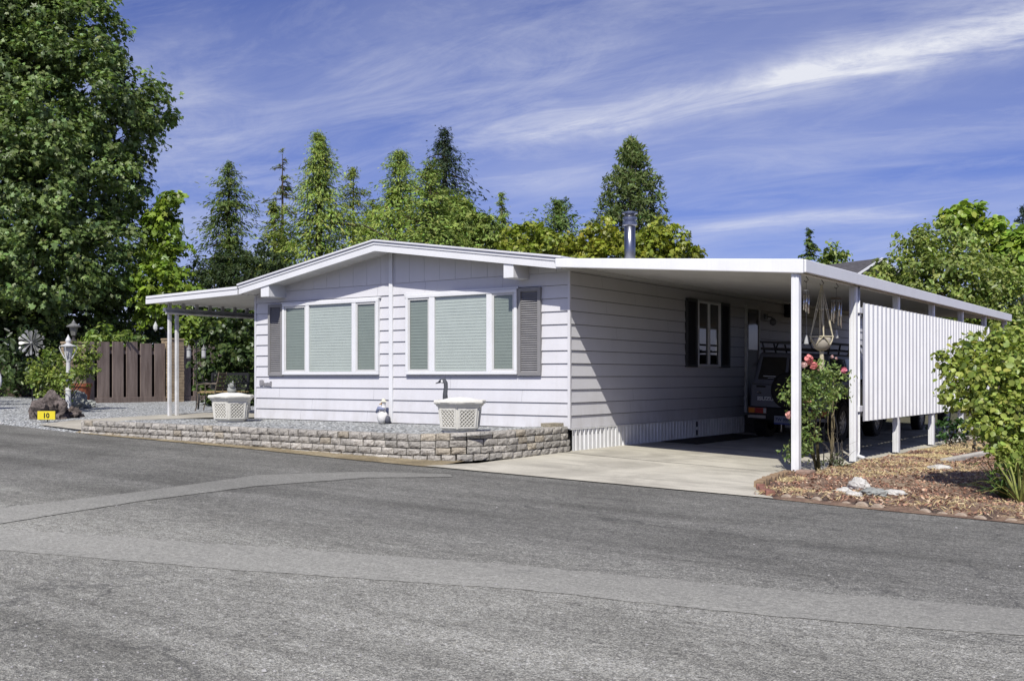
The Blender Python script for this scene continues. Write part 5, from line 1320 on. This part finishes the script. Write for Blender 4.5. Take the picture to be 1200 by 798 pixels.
# small wire trellis
t = thing('wire_trellis', 'small dark wire trellis standing inside the rose bush', 'trellis', (3.83, .75, -.09)); m = MB()
for s in (-1, 1):
    m.tube([(3.83 + s * .10, .75, -.1), (3.83 + s * .09, .75, .45), (3.83 + s * .02, .75, .72)], .008, 6)
    m.tube([(3.83 + s * .09, .75, .36), (3.83 + s * .16, .75, .42), (3.83 + s * .17, .75, .36), (3.83 + s * .12, .75, .34)], .006, 5)
for z in (.12, .24, .36): m.tube([(3.73, .75, z), (3.93, .75, z)], .006, 5)
m.tube([(3.75, .75, .36), (3.83, .75, .22), (3.91, .75, .36)], .006, 5)
m.build('wire_frame', IRON, t)
t = thing('dry_shrub', 'small tangle of dry grey twigs and leaves at the foot of the rose bush', 'shrub', (3.98, .55, -.1))
stems(t, (3.98, .55, -.1), [(3.98 + random.uniform(-.25, .25), .55 + random.uniform(-.25, .3), random.uniform(.05, .32)) for _ in range(16)], .006, M('grey_twig', (.20, .18, .15), .9), 'twigs', .15)
crown(t, [((3.96, .5, .0), (.22, .25, .12))], 30, 5, .06, .04, 'oval', (.05, .06, .03), (.22, .24, .13), fill=.3, name='foliage')

# big lime-green shrub at the right edge
sb = at(1205, 11.7); sbz = mulch_z(*sb)
big = thing('leafy_shrub', 'big lime green shrub with rounded leaves at the right edge before the carport panel', 'shrub', (sb[0], sb[1], sbz))
L = [lob(1188, 402, 24, 12.0), lob(1160, 412, 26, 12.0), lob(1128, 412, 15, 11.9), lob(1105, 425, 11, 11.8), lob(1135, 440, 26, 11.8), lob(1110, 457, 13, 11.7), lob(1165, 452, 34, 11.5), lob(1195, 440, 40, 11.6), lob(1130, 468, 18, 11.6), lob(1160, 480, 24, 11.4), lob(1190, 490, 38, 11.4), lob(1200, 530, 30, 11.4), lob(1172, 508, 20, 11.3), lob(1222, 430, 46, 12.2), lob(1230, 480, 50, 11.8), lob(1150, 500, 16, 11.3), lob(1178, 535, 22, 11.1), lob(1200, 560, 24, 11.2), lob(1145, 395, 9, 12), lob(1160, 385, 8, 12)]
crown(big, L, 1050, 9, .12, .058, 'round', (.07, .13, .02), (.50, .57, .13), fill=.35, name='foliage', flat=.45)
stems(big, (sb[0], sb[1], sbz), [l[0] for l in L], .022, BARKG)
for i, (px, d, n, lab, c0, c1) in enumerate(((1180, 11.05, 34, 'dark green strap-leaved clump under the lime green shrub', (.03, .07, .015), (.10, .17, .04)), (1196, 10.7, 30, 'yellowish strap-leaved clump at the right edge before the lime green shrub', (.10, .13, .03), (.34, .36, .10)))):
    x, y = at(px, d); z = mulch_z(x, y); t = thing('strap_leaf_plant', lab, 'plant', (x, y, z), 'strap-leaved plants by the shrub')
    m = MB()
    for k in range(n):
        a = random.random() * 6.283; l = random.uniform(.28, .55); h = random.uniform(.10, .42); w = random.uniform(.010, .017)
        d_ = Vector((math.cos(a), math.sin(a), 0)); s_ = Vector((-d_.y, d_.x, 0)); rows = []
        for q in (0, .25, .5, .75, 1):
            c = Vector((x, y, z - .01)) + d_ * (.03 + l * q) + Vector((0, 0, h * math.sin(min(1, q * 1.1) * math.pi * .72) * 1.1)); ww = w * (1 - q ** 2 * .9)
            rows += [c - s_ * ww + Vector((0, 0, ww * .5)), c, c + s_ * ww + Vector((0, 0, ww * .5))]
        m.add(rows, [(j * 3 + e, j * 3 + e + 1, (j + 1) * 3 + e + 1, (j + 1) * 3 + e) for j in range(4) for e in range(2)])
    m.build('leaves', M('strap_%d' % i, c1, .45, nz=(9, .3), col2=c0), t, smooth=True)
x, y = at(1112, 19.6); t = thing('ground_shrub', 'small dark green shrub in the dry grass at the carport posts', 'shrub', (x, y, -.1))
crown(t, [((x, y, .14), (.34, .34, .26)), ((x + .2, y, .22), (.22, .22, .2))], 60, 7, .10, .075, 'oval', (.012, .045, .012), (.07, .15, .035), fill=.4, name='foliage', zmin=-.1)
stems(t, (x, y, -.1), [(x - .2, y, .2), (x + .2, y, .3), (x, y + .1, .3)], .01)
x, y = at(1150, 17.5); t = thing('ground_shrub', 'low purplish leafy plant in the dry grass behind the low kerb', 'shrub', (x, y, -.1))
crown(t, [((x, y, .05), (.55, .4, .28)), ((x + .5, y + .1, .1), (.4, .4, .35))], 70, 7, .10, .07, 'oval', (.04, .03, .03), (.15, .14, .10), fill=.4, name='foliage', zmin=-.1)

# ================================================================ LEFT YARD PLANTS
x, y = at(74, 24.6); z = yard(x, y)
t = thing('leafy_shrub', 'thin bright green leafy shrub growing around the white lamp post', 'shrub', (x, y, z))
d = 24.6
L = [lob(45, 432, 14, 24.2), lob(55, 450, 17, 24.2), lob(72, 442, 15, 24.3), lob(62, 418, 11, 24.4), lob(90, 425, 15, 24.8), lob(105, 415, 14, 25), lob(98, 440, 13, 25), lob(85, 405, 9, 25), lob(72, 462, 12, 24.2), lob(36, 447, 8, 24.0), lob(108, 432, 10, 25), lob(55, 466, 9, 24.2), lob(74, 447, 8, 23.5), lob(86, 440, 8, 23.6), lob(70, 428, 7, 23.6)]
crown(t, L, 330, 8, .12, .09, 'oval', (.06, .115, .02), (.36, .44, .09), fill=.3, name='foliage', zmin=z)
stems(t, (x, y, z), [l[0] for l in L], .02, BARKG)
def bush(name, label, L, n, per, cr, size, tpl, dark, light, base, cat='shrub', mat=None, fill=.55, group=None, trunk=True, zmin=None, **kw):
    t = thing(name, label, cat, base, group)
    crown(t, L, n, per, cr, size, tpl, dark, light, mat, fill, zmin=zmin, **kw)
    if trunk: stems(t, base, [l[0] for l in L], max(l[1][0] for l in L) * .05)
    return t
g0 = .35
bush('hedge_bush', 'bright leafy bush showing over the fence top beside the left brick pillar', [lob(120, 392, 14, 30), lob(140, 396, 12, 30), lob(105, 400, 12, 30), lob(125, 430, 28, 30.5)], 120, 9, .2, .14, 'oval', (.05, .10, .015), (.32, .43, .08), (*at(122, 30.5), g0), group='bushes behind the fence')
bush('hedge_bush', 'smaller pale green bush showing over the fence top near the brick pillar', [lob(152, 397, 10, 30.5), lob(163, 402, 7, 30.5), lob(150, 430, 20, 31)], 70, 9, .18, .13, 'oval', (.04, .08, .02), (.26, .34, .09), (*at(152, 31), g0), group='bushes behind the fence')
bush('hedge_bush', 'pale green bush hanging at the far left edge behind the white disc', [lob(5, 428, 18, 27), lob(-15, 440, 22, 27), lob(2, 455, 14, 27), lob(-40, 430, 40, 28)], 110, 8, .17, .11, 'oval', (.03, .06, .015), (.15, .22, .06), (*at(-8, 27.5), g0))
bush('dark_hedge', 'dark shaded laurel hedge under the big maple', [lob(-60, 430, 55, 33), lob(0, 425, 50, 33), lob(40, 420, 45, 32.5), lob(70, 440, 38, 32), lob(105, 445, 30, 32.5), lob(140, 430, 40, 35), lob(180, 425, 40, 36), lob(225, 435, 36, 37), lob(-140, 420, 70, 33), lob(20, 380, 55, 36), lob(100, 380, 55, 37), lob(180, 380, 50, 38), lob(60, 350, 60, 41), lob(140, 350, 60, 41), lob(0, 340, 60, 41), lob(200, 400, 50, 42), lob(120, 410, 60, 42), lob(-60, 380, 90, 41)], 1400, 12, .35, .19, 'oval', (.008, .018, .006), (.06, .095, .025), (*at(40, 33.5), g0), cat='hedge')
bush('clipped_cypress', 'rounded dark green bushy cypress beside the house under the awning', [lob(272, 385, 32, 29), lob(262, 415, 34, 28.8), lob(285, 430, 30, 28.6), lob(256, 445, 24, 28.6), lob(290, 395, 30, 29.4), lob(270, 460, 30, 28.8), lob(300, 430, 36, 29.5)], 520, 14, .16, .12, 'round', (.012, .035, .010), (.115, .165, .045), (*at(275, 29.3), g0), fill=.82, flat=.6)
bush('leafy_shrub', 'yellow-green shrub behind the fence right of the brick pillar', [lob(222, 385, 18, 34), lob(236, 380, 16, 34), lob(213, 395, 14, 34), lob(228, 405, 22, 34)], 130, 9, .24, .16, 'oval', (.05, .10, .015), (.30, .40, .06), (*at(225, 34), g0))

# ================================================================ TREES
mp = thing('maple_tree', 'huge dark green maple filling the left side behind the fence', 'tree', (*at(30, 36), g0), None)
D = 35
L = [lob(15, 20, 95, D, 1, 1), lob(85, 40, 58, D), lob(-60, 0, 110, D), lob(20, -60, 90, D), lob(60, 120, 85, D - 1), lob(130, 120, 52, D), lob(178, 128, 26, D + 1), lob(145, 160, 38, D + 1), lob(20, 210, 90, D - 1.5), lob(105, 215, 70, D), lob(132, 225, 36, D + 1.5), lob(40, 300, 80, D - 2), lob(115, 300, 62, D), lob(125, 320, 38, D + 2), lob(-60, 250, 130, D), lob(-50, 130, 120, D), lob(10, 370, 62, D + 1), lob(90, 365, 50, D + 1), lob(130, 365, 32, D + 3), lob(-110, 350, 90, D)]
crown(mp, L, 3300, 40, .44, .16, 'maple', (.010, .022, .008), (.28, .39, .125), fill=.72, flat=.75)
limbs(mp, (*at(30, 36), g0), at3(30, 0, 36), .42, [l[0] for l in L])
bt = thing('maple_tree', 'bright green young maple between the huge dark maple and the house', 'tree', (*at(200, 35), g0))
L = [lob(190, 262, 20, 35), lob(203, 290, 15, 35), lob(200, 236, 10, 35), lob(190, 332, 26, 34.6), lob(213, 330, 14, 34.6), lob(180, 300, 22, 35.3), lob(206, 352, 18, 34.5), lob(182, 362, 24, 34.8), lob(222, 345, 10, 34.5)]
crown(bt, L, 260, 16, .32, .20, 'maple', (.035, .075, .010), (.32, .45, .06), fill=.55)
limbs(bt, (*at(200, 35), g0), at3(196, 245, 35), .14, [l[0] for l in L], BARKG)

CD, CL = (.050, .100, .022), (.50, .62, .15)
def con(px, top, d, rpx, label, dark=CD, light=CL, **kw):
    x, y = at(px, d); return conifer((x, y, .2), elev(top, d) - .2, rpx * d / 1216, label, dark, light, **kw)
yw = bush('yew_tree', 'dense dark green yew rising behind the awning roof', [lob(245, 325, 26, 36), lob(270, 318, 30, 36), lob(300, 316, 30, 36), lob(328, 325, 28, 36), lob(255, 350, 40, 36), lob(310, 360, 50, 36), lob(285, 340, 40, 36)], 560, 15, .2, .17, 'spray', (.010, .028, .010), (.085, .125, .04), (*at(285, 36.5), .3), cat='tree', mat=NEEDLE, fill=.8)
con(268, 190, 47, 52, 'slim open dark conifer standing alone left of the cedar row', n=8500, prof=.55, droop=.3, size=.46, loose=.55, light=(.22, .29, .08))
con(331, 172, 55, 34, 'thin sparse pale cedar with a wispy top behind the tall bright cedar', dark=(.07, .10, .03), light=(.36, .40, .14), n=2000, prof=.7, droop=.25, size=.5, loose=.5)
con(374, 157, 45, 72, 'tall bright green feathery cedar left of the roof ridge', n=15000, prof=.75, droop=.35, size=.46, loose=.5)
con(414, 198, 52, 44, 'narrow pale cedar just left of the roof ridge', n=7000, prof=.62, droop=.3, size=.44, loose=.55, light=(.42, .48, .10))
con(467, 178, 47, 62, 'bushy green cedar just right of the roof ridge', n=13500, prof=.56, droop=.3, size=.46, loose=.5)
con(521, 152, 56, 74, 'tall dark pointed spruce behind the right front window', dark=(.007, .016, .010), light=(.07, .11, .05), n=9500, prof=.68, droop=.28, size=.6, loose=.4)
con(504, 190, 44, 62, 'light green upswept cedar in front of the dark spruce', dark=(.03, .06, .012), light=(.42, .54, .13), n=9000, prof=.6, droop=.1, size=.44, loose=.35, up=.45)
con(548, 236, 50, 44, 'low light green cedar at the right foot of the dark spruce', light=(.34, .42, .09), n=3800, prof=.6, droop=.2, size=.5, loose=.4, up=.2)
con(588, 226, 48, 40, 'small loose conifer right of the spruce', n=5000, prof=.65, droop=.3, size=.42, loose=.5)
con(436, 236, 50, 52, 'low green cedar hidden behind the roof ridge', n=4500, prof=.6, droop=.3, size=.5, loose=.35)
con(322, 236, 46, 44, 'low green cedar between the lone conifer and the tall bright cedar', n=4800, prof=.6, droop=.3, size=.5, loose=.35, light=(.32, .38, .08))
con(655, 240, 50, 40, 'upright blunt green conifer left of the stove pipe', n=6500, prof=.45, droop=-.2, size=.5, loose=.3, up=.7, light=(.22, .31, .08))
con(948, 268, 52, 24, 'small conifer peeking over the carport corner', n=3400, prof=.6, droop=.2, size=.5, loose=.4, light=(.24, .32, .09))
con(1199, 240, 58, 34, 'bluish conifer at the far right edge behind the broad trees', dark=(.012, .028, .025), light=(.12, .18, .13), n=4000, prof=.7, droop=.3, size=.55, loose=.35)
def con_fill(label, L, px, d):
    t = thing('cedar_tree', label, 'tree', (*at(px, d), .2), 'trees behind the house')
    crown(t, [lob(a, c, r, d, 1, 1.3) for a, c, r in L], 300, 24, .42, .28, 'spray', (.035, .075, .018), (.40, .50, .12), NEEDLE, .5); limbs(t, (*at(px, d), .2), at3(px, L[0][1], d), .15, [lob(a, c, r, d)[0] for a, c, r in L])
con_fill('bushy cedar filling the gap before the dark spruce foot', [(535, 262, 22), (555, 268, 18), (570, 272, 16), (545, 285, 26)], 545, 47)
# pine: tufts at the ends of the boughs, open inside
px, d = 741, 58; x, y = at(px, d); pt = thing('pine_tree', 'rounded open pine standing tall behind the stove pipe', 'tree', (x, y, .2), 'trees behind the house')
Z0, Z1 = elev(300, d), elev(170, d); n = 300; C = []
for i in range(n):
    q = random.random(); zz = Z0 + (Z1 - Z0) * q; rm = 44 * d / 1216 * float(np.interp(q, [0, .12, .27, .46, .65, .885, 1], [.93, 1, .98, .86, .68, .34, .06]))
    a = random.random() * 6.283; rr = rm * (0.30 + .72 * random.random() ** .55); C.append((x + rr * math.cos(a), y + rr * math.sin(a), zz + random.gauss(0, .1)))
C = np.array(C); k = 24; ci = np.repeat(np.arange(n), k); u = norm(rng.normal(size=(n * k, 3)) + np.array([0, 0, .55]))
P = C[ci] + u * (.22 + .20 * rng.random((n * k, 1))); br = rng.random(n)
f = .25 + .35 * br[ci] + .3 * rng.random(n * k) * (u[:, 2] > 0)
leaf_mesh('crown', 'spray', P, rng.normal(size=P.shape) + np.array([0, -.4, .4]), u, .33 * (.7 + .5 * rng.random(n * k)), tints(n * k, (.02, .045, .02), (.30, .38, .12), f, .07), NEEDLE, pt)
limbs(pt, (x, y, .2), (x, y, Z1 - .5), .26, [tuple(c) for c in C[::4]], BARKG, wob=.01)
for (lab, Ls, dk, lt, b) in (('yellow-green maple bush just right of the house roof ridge line', [(600, 285, 18), (622, 278, 20), (640, 290, 24), (610, 300, 22)], (.06, .10, .012), (.40, .47, .07), (615, 44)),
        ('yellow-green maple left of the stove pipe behind the carport', [(690, 288, 20), (705, 278, 20), (722, 290, 24), (675, 298, 22), (660, 292, 18), (700, 305, 30)], (.07, .10, .010), (.45, .48, .06), (700, 44)),
        ('olive green maple right of the stove pipe behind the carport', [(770, 282, 20), (785, 290, 24), (758, 295, 24), (805, 295, 15), (815, 300, 10), (775, 305, 30)], (.06, .09, .010), (.41, .46, .06), (775, 43))):
    d = b[1]; t = thing('maple_bush', lab, 'tree', (*at(*b), .2), 'yellow-green maples behind the roof'); L = [lob(a, c, r, d) for a, c, r in Ls]
    crown(t, L, 190, 16, .30, .20, 'maple', dk, lt, fill=.55); limbs(t, (*at(*b), .2), at3(b[0], 300, d), .14, [l[0] for l in L], BARKG)
t = thing('leafy_tree', 'small light green tree top just right of the small conifer over the carport', 'tree', (*at(975, 50), .2)); L = [lob(972, 297, 10, 50), lob(985, 300, 8, 50), lob(975, 310, 16, 50)]
crown(t, L, 60, 12, .35, .22, 'oval', (.05, .10, .02), (.34, .44, .1), fill=.4); limbs(t, (*at(975, 50), .2), at3(975, 300, 50), .1, [l[0] for l in L], BARKG)
t = thing('leafy_tree', 'broad round green tree behind the far end of the carport', 'tree', (*at(1120, 38), .2)); d = 37
L = [lob(1060, 325, 34, d), lob(1090, 295, 34, d), lob(1070, 285, 20, d), lob(1115, 300, 38, d), lob(1140, 330, 46, d), lob(1100, 340, 50, d - 1), lob(1165, 355, 44, d - 1), lob(1190, 375, 44, d - 1), lob(1045, 335, 24, d), lob(1035, 330, 14, d), lob(1140, 380, 50, d), lob(1180, 420, 60, d), lob(1110, 400, 50, d + 1), lob(1060, 380, 40, d + 1), lob(1080, 278, 12, d)]
crown(t, L, 1250, 17, .34, .165, 'oval', (.035, .075, .014), (.42, .50, .13), fill=.75, flat=.5); limbs(t, (*at(1120, 38), .2), at3(1120, 290, 38), .28, [l[0] for l in L])
t = thing('leafy_tree', 'bright large-leaved tree rising behind the broad round tree', 'tree', (*at(1152, 45), .2)); d = 44
L = [lob(1128, 253, 13, d), lob(1146, 251, 12, d), lob(1110, 257, 10, d), lob(1160, 272, 14, d), lob(1170, 262, 9, d), lob(1140, 275, 12, d), lob(1125, 280, 12, d), lob(1185, 285, 18, d), lob(1195, 310, 24, d), lob(1175, 305, 18, d), lob(1205, 290, 26, d), lob(1180, 330, 20, d), lob(1160, 310, 16, d)]
crown(t, L, 330, 12, .36, .27, 'round', (.05, .12, .012), (.44, .58, .09), fill=.5, flat=.6); limbs(t, (*at(1152, 45), .2), at3(1150, 262, 45), .17, [l[0] for l in L])
# distant treeline that closes the horizon (reads as one mass)
L = []
for i in range(70):
    a = -70 + 140 * i / 69; px = 600 + 1216 * math.tan(R(a)) if abs(a) < 75 else 0; dd = 80 / max(.35, 1); l = dd * math.tan(R(a)) if abs(a) < 62 else dd * math.tan(R(62 if a > 0 else -62)) + (a - (62 if a > 0 else -62)) * 3
    X, Y = CAM[0] + RX * l + FX * dd, CAM[1] + RY * l + FY * dd; h = random.uniform(2.2, 3.6)
    L.append(((X, Y, h * .6), (3.2, 3.2, h)))
P, O, ci, rr = lobes_points(L, 1500, 14, .9, .7); k = len(P)
o = leaf_mesh('distant_trees', 'round', P, O + .5 * rng.normal(size=P.shape) + np.array([0, 0, .5]), rng.normal(size=P.shape), .75 * (.7 + .5 * rng.random(k)), tints(k, (.015, .03, .01), (.07, .11, .03), .4 * rng.random(k) + .4 * rng.random(70 * 40)[ci]), LEAF, None, 'stuff', (0, 60, 0))
tag(o, 'far band of green trees closing the horizon behind the yard', 'woods')

# neighbour's house behind the carport
P1 = Vector(at3(1029, 303, 46)); u2 = Vector((RX * -.5 + FX * .86, RY * -.5 + FY * .86, 0)).normalized(); w2 = Vector((RX * -.86 + FX * -.5, RY * -.86 + FY * -.5, 0)).normalized()
nb = thing('neighbour_house', 'neighbour house with grey shingle roof seen above the carport roof', 'house', tuple(Vector((P1.x, P1.y, 0)) + u2 * 6))
SH = M('shingles', (.10, .095, .10), .9, nz=(5, .25), bp=(12, .6), stretch=(1, 1, 3)); m = MB(); zr = P1.z
def rp(s, a, dz): return tuple(Vector((P1.x, P1.y, zr)) + u2 * s + w2 * a + Vector((0, 0, dz)))
for sg in (1, -1):
    m.add([rp(-.2, 0, 0), rp(12, 0, 0), rp(12, sg * 4.4, -2.2), rp(-.2, sg * 4.4, -2.2), rp(-.2, 0, -.18), rp(12, 0, -.18), rp(12, sg * 4.4, -2.38), rp(-.2, sg * 4.4, -2.38)], [(0, 1, 2, 3), (4, 7, 6, 5), (0, 4, 5, 1), (1, 5, 6, 2), (2, 6, 7, 3), (3, 7, 4, 0)])
rf = m.build('roof', SH, nb)
m = MB()
for sg in (1, -1): m.add([rp(-.26, 0, .02), rp(-.26, sg * 4.45, -2.2), rp(-.26, sg * 4.45, -2.30), rp(-.26, 0, -.08), rp(-.21, 0, .02), rp(-.21, sg * 4.45, -2.2), rp(-.21, sg * 4.45, -2.30), rp(-.21, 0, -.08)], [(0, 1, 2, 3), (4, 7, 6, 5), (0, 4, 5, 1), (1, 5, 6, 2), (2, 6, 7, 3), (3, 7, 4, 0)])
m.build('fascia', TRIM, rf)
m = MB(); q = [(.2, -3.9), (11.6, -3.9), (11.6, 3.9), (.2, 3.9)]
m.add([rp(s, a, -zr) for s, a in q] + [rp(s, a, -2.25) for s, a in q], [(0, 3, 2, 1), (4, 5, 6, 7), (0, 1, 5, 4), (1, 2, 6, 5), (2, 3, 7, 6), (3, 0, 4, 7)]); m.add([rp(.2, -3.9, -2.25), rp(.2, 3.9, -2.25), rp(.2, 0, -.3), rp(11.6, -3.9, -2.25), rp(11.6, 3.9, -2.25), rp(11.6, 0, -.3)], [(0, 1, 2), (5, 4, 3)])
m.build('wall', M('neighbour_wall', (.45, .43, .40), .7), nb)

# ================================================================ LIGHT, SKY, CAMERA
SUND = Vector((-.47, 1.0, -1.22))
sl = bpy.data.lights.new('sun', 'SUN'); sl.energy = 4.7; sl.angle = R(.55); sl.color = (1.0, .965, .90)
so = bpy.data.objects.new('sun', sl); COL.objects.link(so); so.rotation_euler = SUND.to_track_quat('-Z', 'Y').to_euler(); so.location = (10, -20, 25)
W = bpy.data.worlds.new('World'); S.world = W; W.use_nodes = True
nt = W.node_tree; bg = nt.nodes['Background']
sk = nn(nt, 'ShaderNodeTexSky', sky_type='NISHITA'); sk.sun_disc = False
sk.sun_elevation = math.asin(1.22 / SUND.length); sk.sun_rotation = math.atan2(.47, -1.0); sk.air_density = 1.0; sk.dust_density = .6; sk.ozone_density = 3.0
tc = nn(nt, 'ShaderNodeTexCoord').outputs['Generated']
sep = nn(nt, 'ShaderNodeSeparateXYZ'); nt.links.new(tc, sep.inputs[0])
def dotn(v):
    d_ = nn(nt, 'ShaderNodeVectorMath', operation='DOT_PRODUCT'); nt.links.new(tc, d_.inputs[0]); d_.inputs[1].default_value = v; return d_.outputs['Value']
def sdir(px, py): return (Vector((RX, RY, 0)) * ((px - 600) / 1216) + Vector((FX, FY, 0)) + Vector((0, 0, (442 - py) / 1216))).normalized()
# cirrus sheet: noise on a plane high above, stretched along the wind
zc = mth(nt, 'ADD', mth(nt, 'MAXIMUM', sep.outputs[2], 0.0), .10)
comb = nn(nt, 'ShaderNodeCombineXYZ'); nt.links.new(mth(nt, 'DIVIDE', sep.outputs[0], zc), comb.inputs[0]); nt.links.new(mth(nt, 'DIVIDE', sep.outputs[1], zc), comb.inputs[1])
_a, _b = [(lambda q: Vector((q.x / (q.z + .1), q.y / (q.z + .1))))((Vector((RX, RY, 0)) * ((px - 600) / 1216) + Vector((FX, FY, 0)) + Vector((0, 0, (442 - py) / 1216))).normalized()) for px, py in ((420, 190), (1200, 38))]
wind = mapping(nt, comb.outputs[0], (.9, .9, 1), (0, 0, -math.atan2(_b.y - _a.y, _b.x - _a.x)))
n1 = noise(nt, mapping(nt, wind, (.42, 1.0, 1)), .75, 8, .58, .5)
n2 = noise(nt, mapping(nt, wind, (.6, 1.3, 1)), 2.6, 10, .7, 1.0)
def streak(a, b, w, lo, hi, warp, amp):
    A, B_ = sdir(*a), sdir(*b); n_ = A.cross(B_).normalized(); t_ = n_.cross(A).normalized(); L_ = math.asin(max(-1, min(1, B_.dot(t_))))
    dd = mth(nt, 'ADD', dotn(n_), mth(nt, 'MULTIPLY', mth(nt, 'SUBTRACT', warp, .5), amp))
    q = mth(nt, 'DIVIDE', dd, w); g = mth(nt, 'POWER', 2.718, mth(nt, 'MULTIPLY', mth(nt, 'MULTIPLY', q, q), -1.0))
    s_ = mth(nt, 'DIVIDE', dotn(t_), L_)
    m1 = nn(nt, 'ShaderNodeMapRange', interpolation_type='SMOOTHSTEP'); nt.links.new(s_, m1.inputs[0]); m1.inputs[1].default_value = lo[0]; m1.inputs[2].default_value = lo[1]
    m2 = nn(nt, 'ShaderNodeMapRange', interpolation_type='SMOOTHSTEP'); nt.links.new(s_, m2.inputs[0]); m2.inputs[1].default_value = hi[1]; m2.inputs[2].default_value = hi[0]
    return mth(nt, 'MULTIPLY', g, mth(nt, 'MULTIPLY', m1.outputs[0], m2.outputs[0]))
w1 = noise(nt, tc, 5.0, 5, .6); w2_ = noise(nt, mapping(nt, wind, (.75, 1.7, 1)), 2.6, 10, .72, .9)
s1 = streak((540, 163), (1200, 38), .015, (-.12, .18), (1.6, 2.2), w1, .045)
s1b = streak((850, 105), (1200, 30), .030, (-.1, .35), (2.0, 3.0), w1, .05)
s2 = streak((800, 268), (1095, 246), .0065, (-.15, .2), (.85, 1.06), w1, .02)
s3 = streak((350, 140), (760, 60), .05, (-.3, .3), (.8, 1.3), w1, .08)
s4 = streak((140, 60), (330, 260), .06, (-.2, .3), (.9, 1.3), w1, .06)
s5 = streak((600, 215), (760, 200), .012, (-.3, .2), (.7, 1.2), w1, .04)
tex = ramp(nt, w2_, [(.34, (.12, .12, .12)), (.66, (1, 1, 1))]); texs = nn(nt, 'ShaderNodeSeparateColor'); nt.links.new(tex, texs.inputs[0]); tx = texs.outputs[0]
cl = mth(nt, 'MULTIPLY', ramp_v := ramp(nt, n1, [(.40, (0, 0, 0)), (.78, (1, 1, 1))]), .38)
cl = mth(nt, 'ADD', cl, mth(nt, 'MULTIPLY', ramp(nt, n2, [(.46, (0, 0, 0)), (.82, (1, 1, 1))]), .24))
for s_, k_ in ((s1, .68), (s1b, .48), (s2, .50), (s3, .24), (s4, .30), (s5, .2)): cl = mth(nt, 'ADD', cl, mth(nt, 'MULTIPLY', mth(nt, 'MULTIPLY', s_, tx), k_))
hz = nn(nt, 'ShaderNodeMapRange'); nt.links.new(sep.outputs[2], hz.inputs[0]); hz.inputs[1].default_value = .16; hz.inputs[2].default_value = .0; hz.inputs[3].default_value = 0; hz.inputs[4].default_value = .14
cl = mth(nt, 'ADD', cl, hz.outputs[0], clamp=True)
skyc = mixc(nt, 1.0, sk.outputs[0], SKY_TINT, 'MULTIPLY')
fin = mixc(nt, cl, skyc, SKY_CLOUD)
nt.links.new(fin, bg.inputs['Color']); bg.inputs['Strength'].default_value = SKY_STR
cd = bpy.data.cameras.new('camera'); cam = bpy.data.objects.new('camera', cd); COL.objects.link(cam)
cam.location = CAM; cam.rotation_euler = (R(90), 0, math.atan2(-FX, FY)); cd.sensor_width = 36; cd.lens = 1216 / 1200 * 36; cd.shift_y = 43 / 1200; cd.clip_start = .05; cd.clip_end = 3000
S.camera = cam
S.view_settings.view_transform = 'Standard'; S.view_settings.look = 'None'; S.view_settings.exposure = 0; S.view_settings.gamma = 1
S.cycles.max_bounces = 6; S.cycles.diffuse_bounces = 1; S.cycles.transparent_max_bounces = 6; S.cycles.caustics_reflective = False; S.cycles.caustics_refractive = False
S.cycles.use_denoising = True
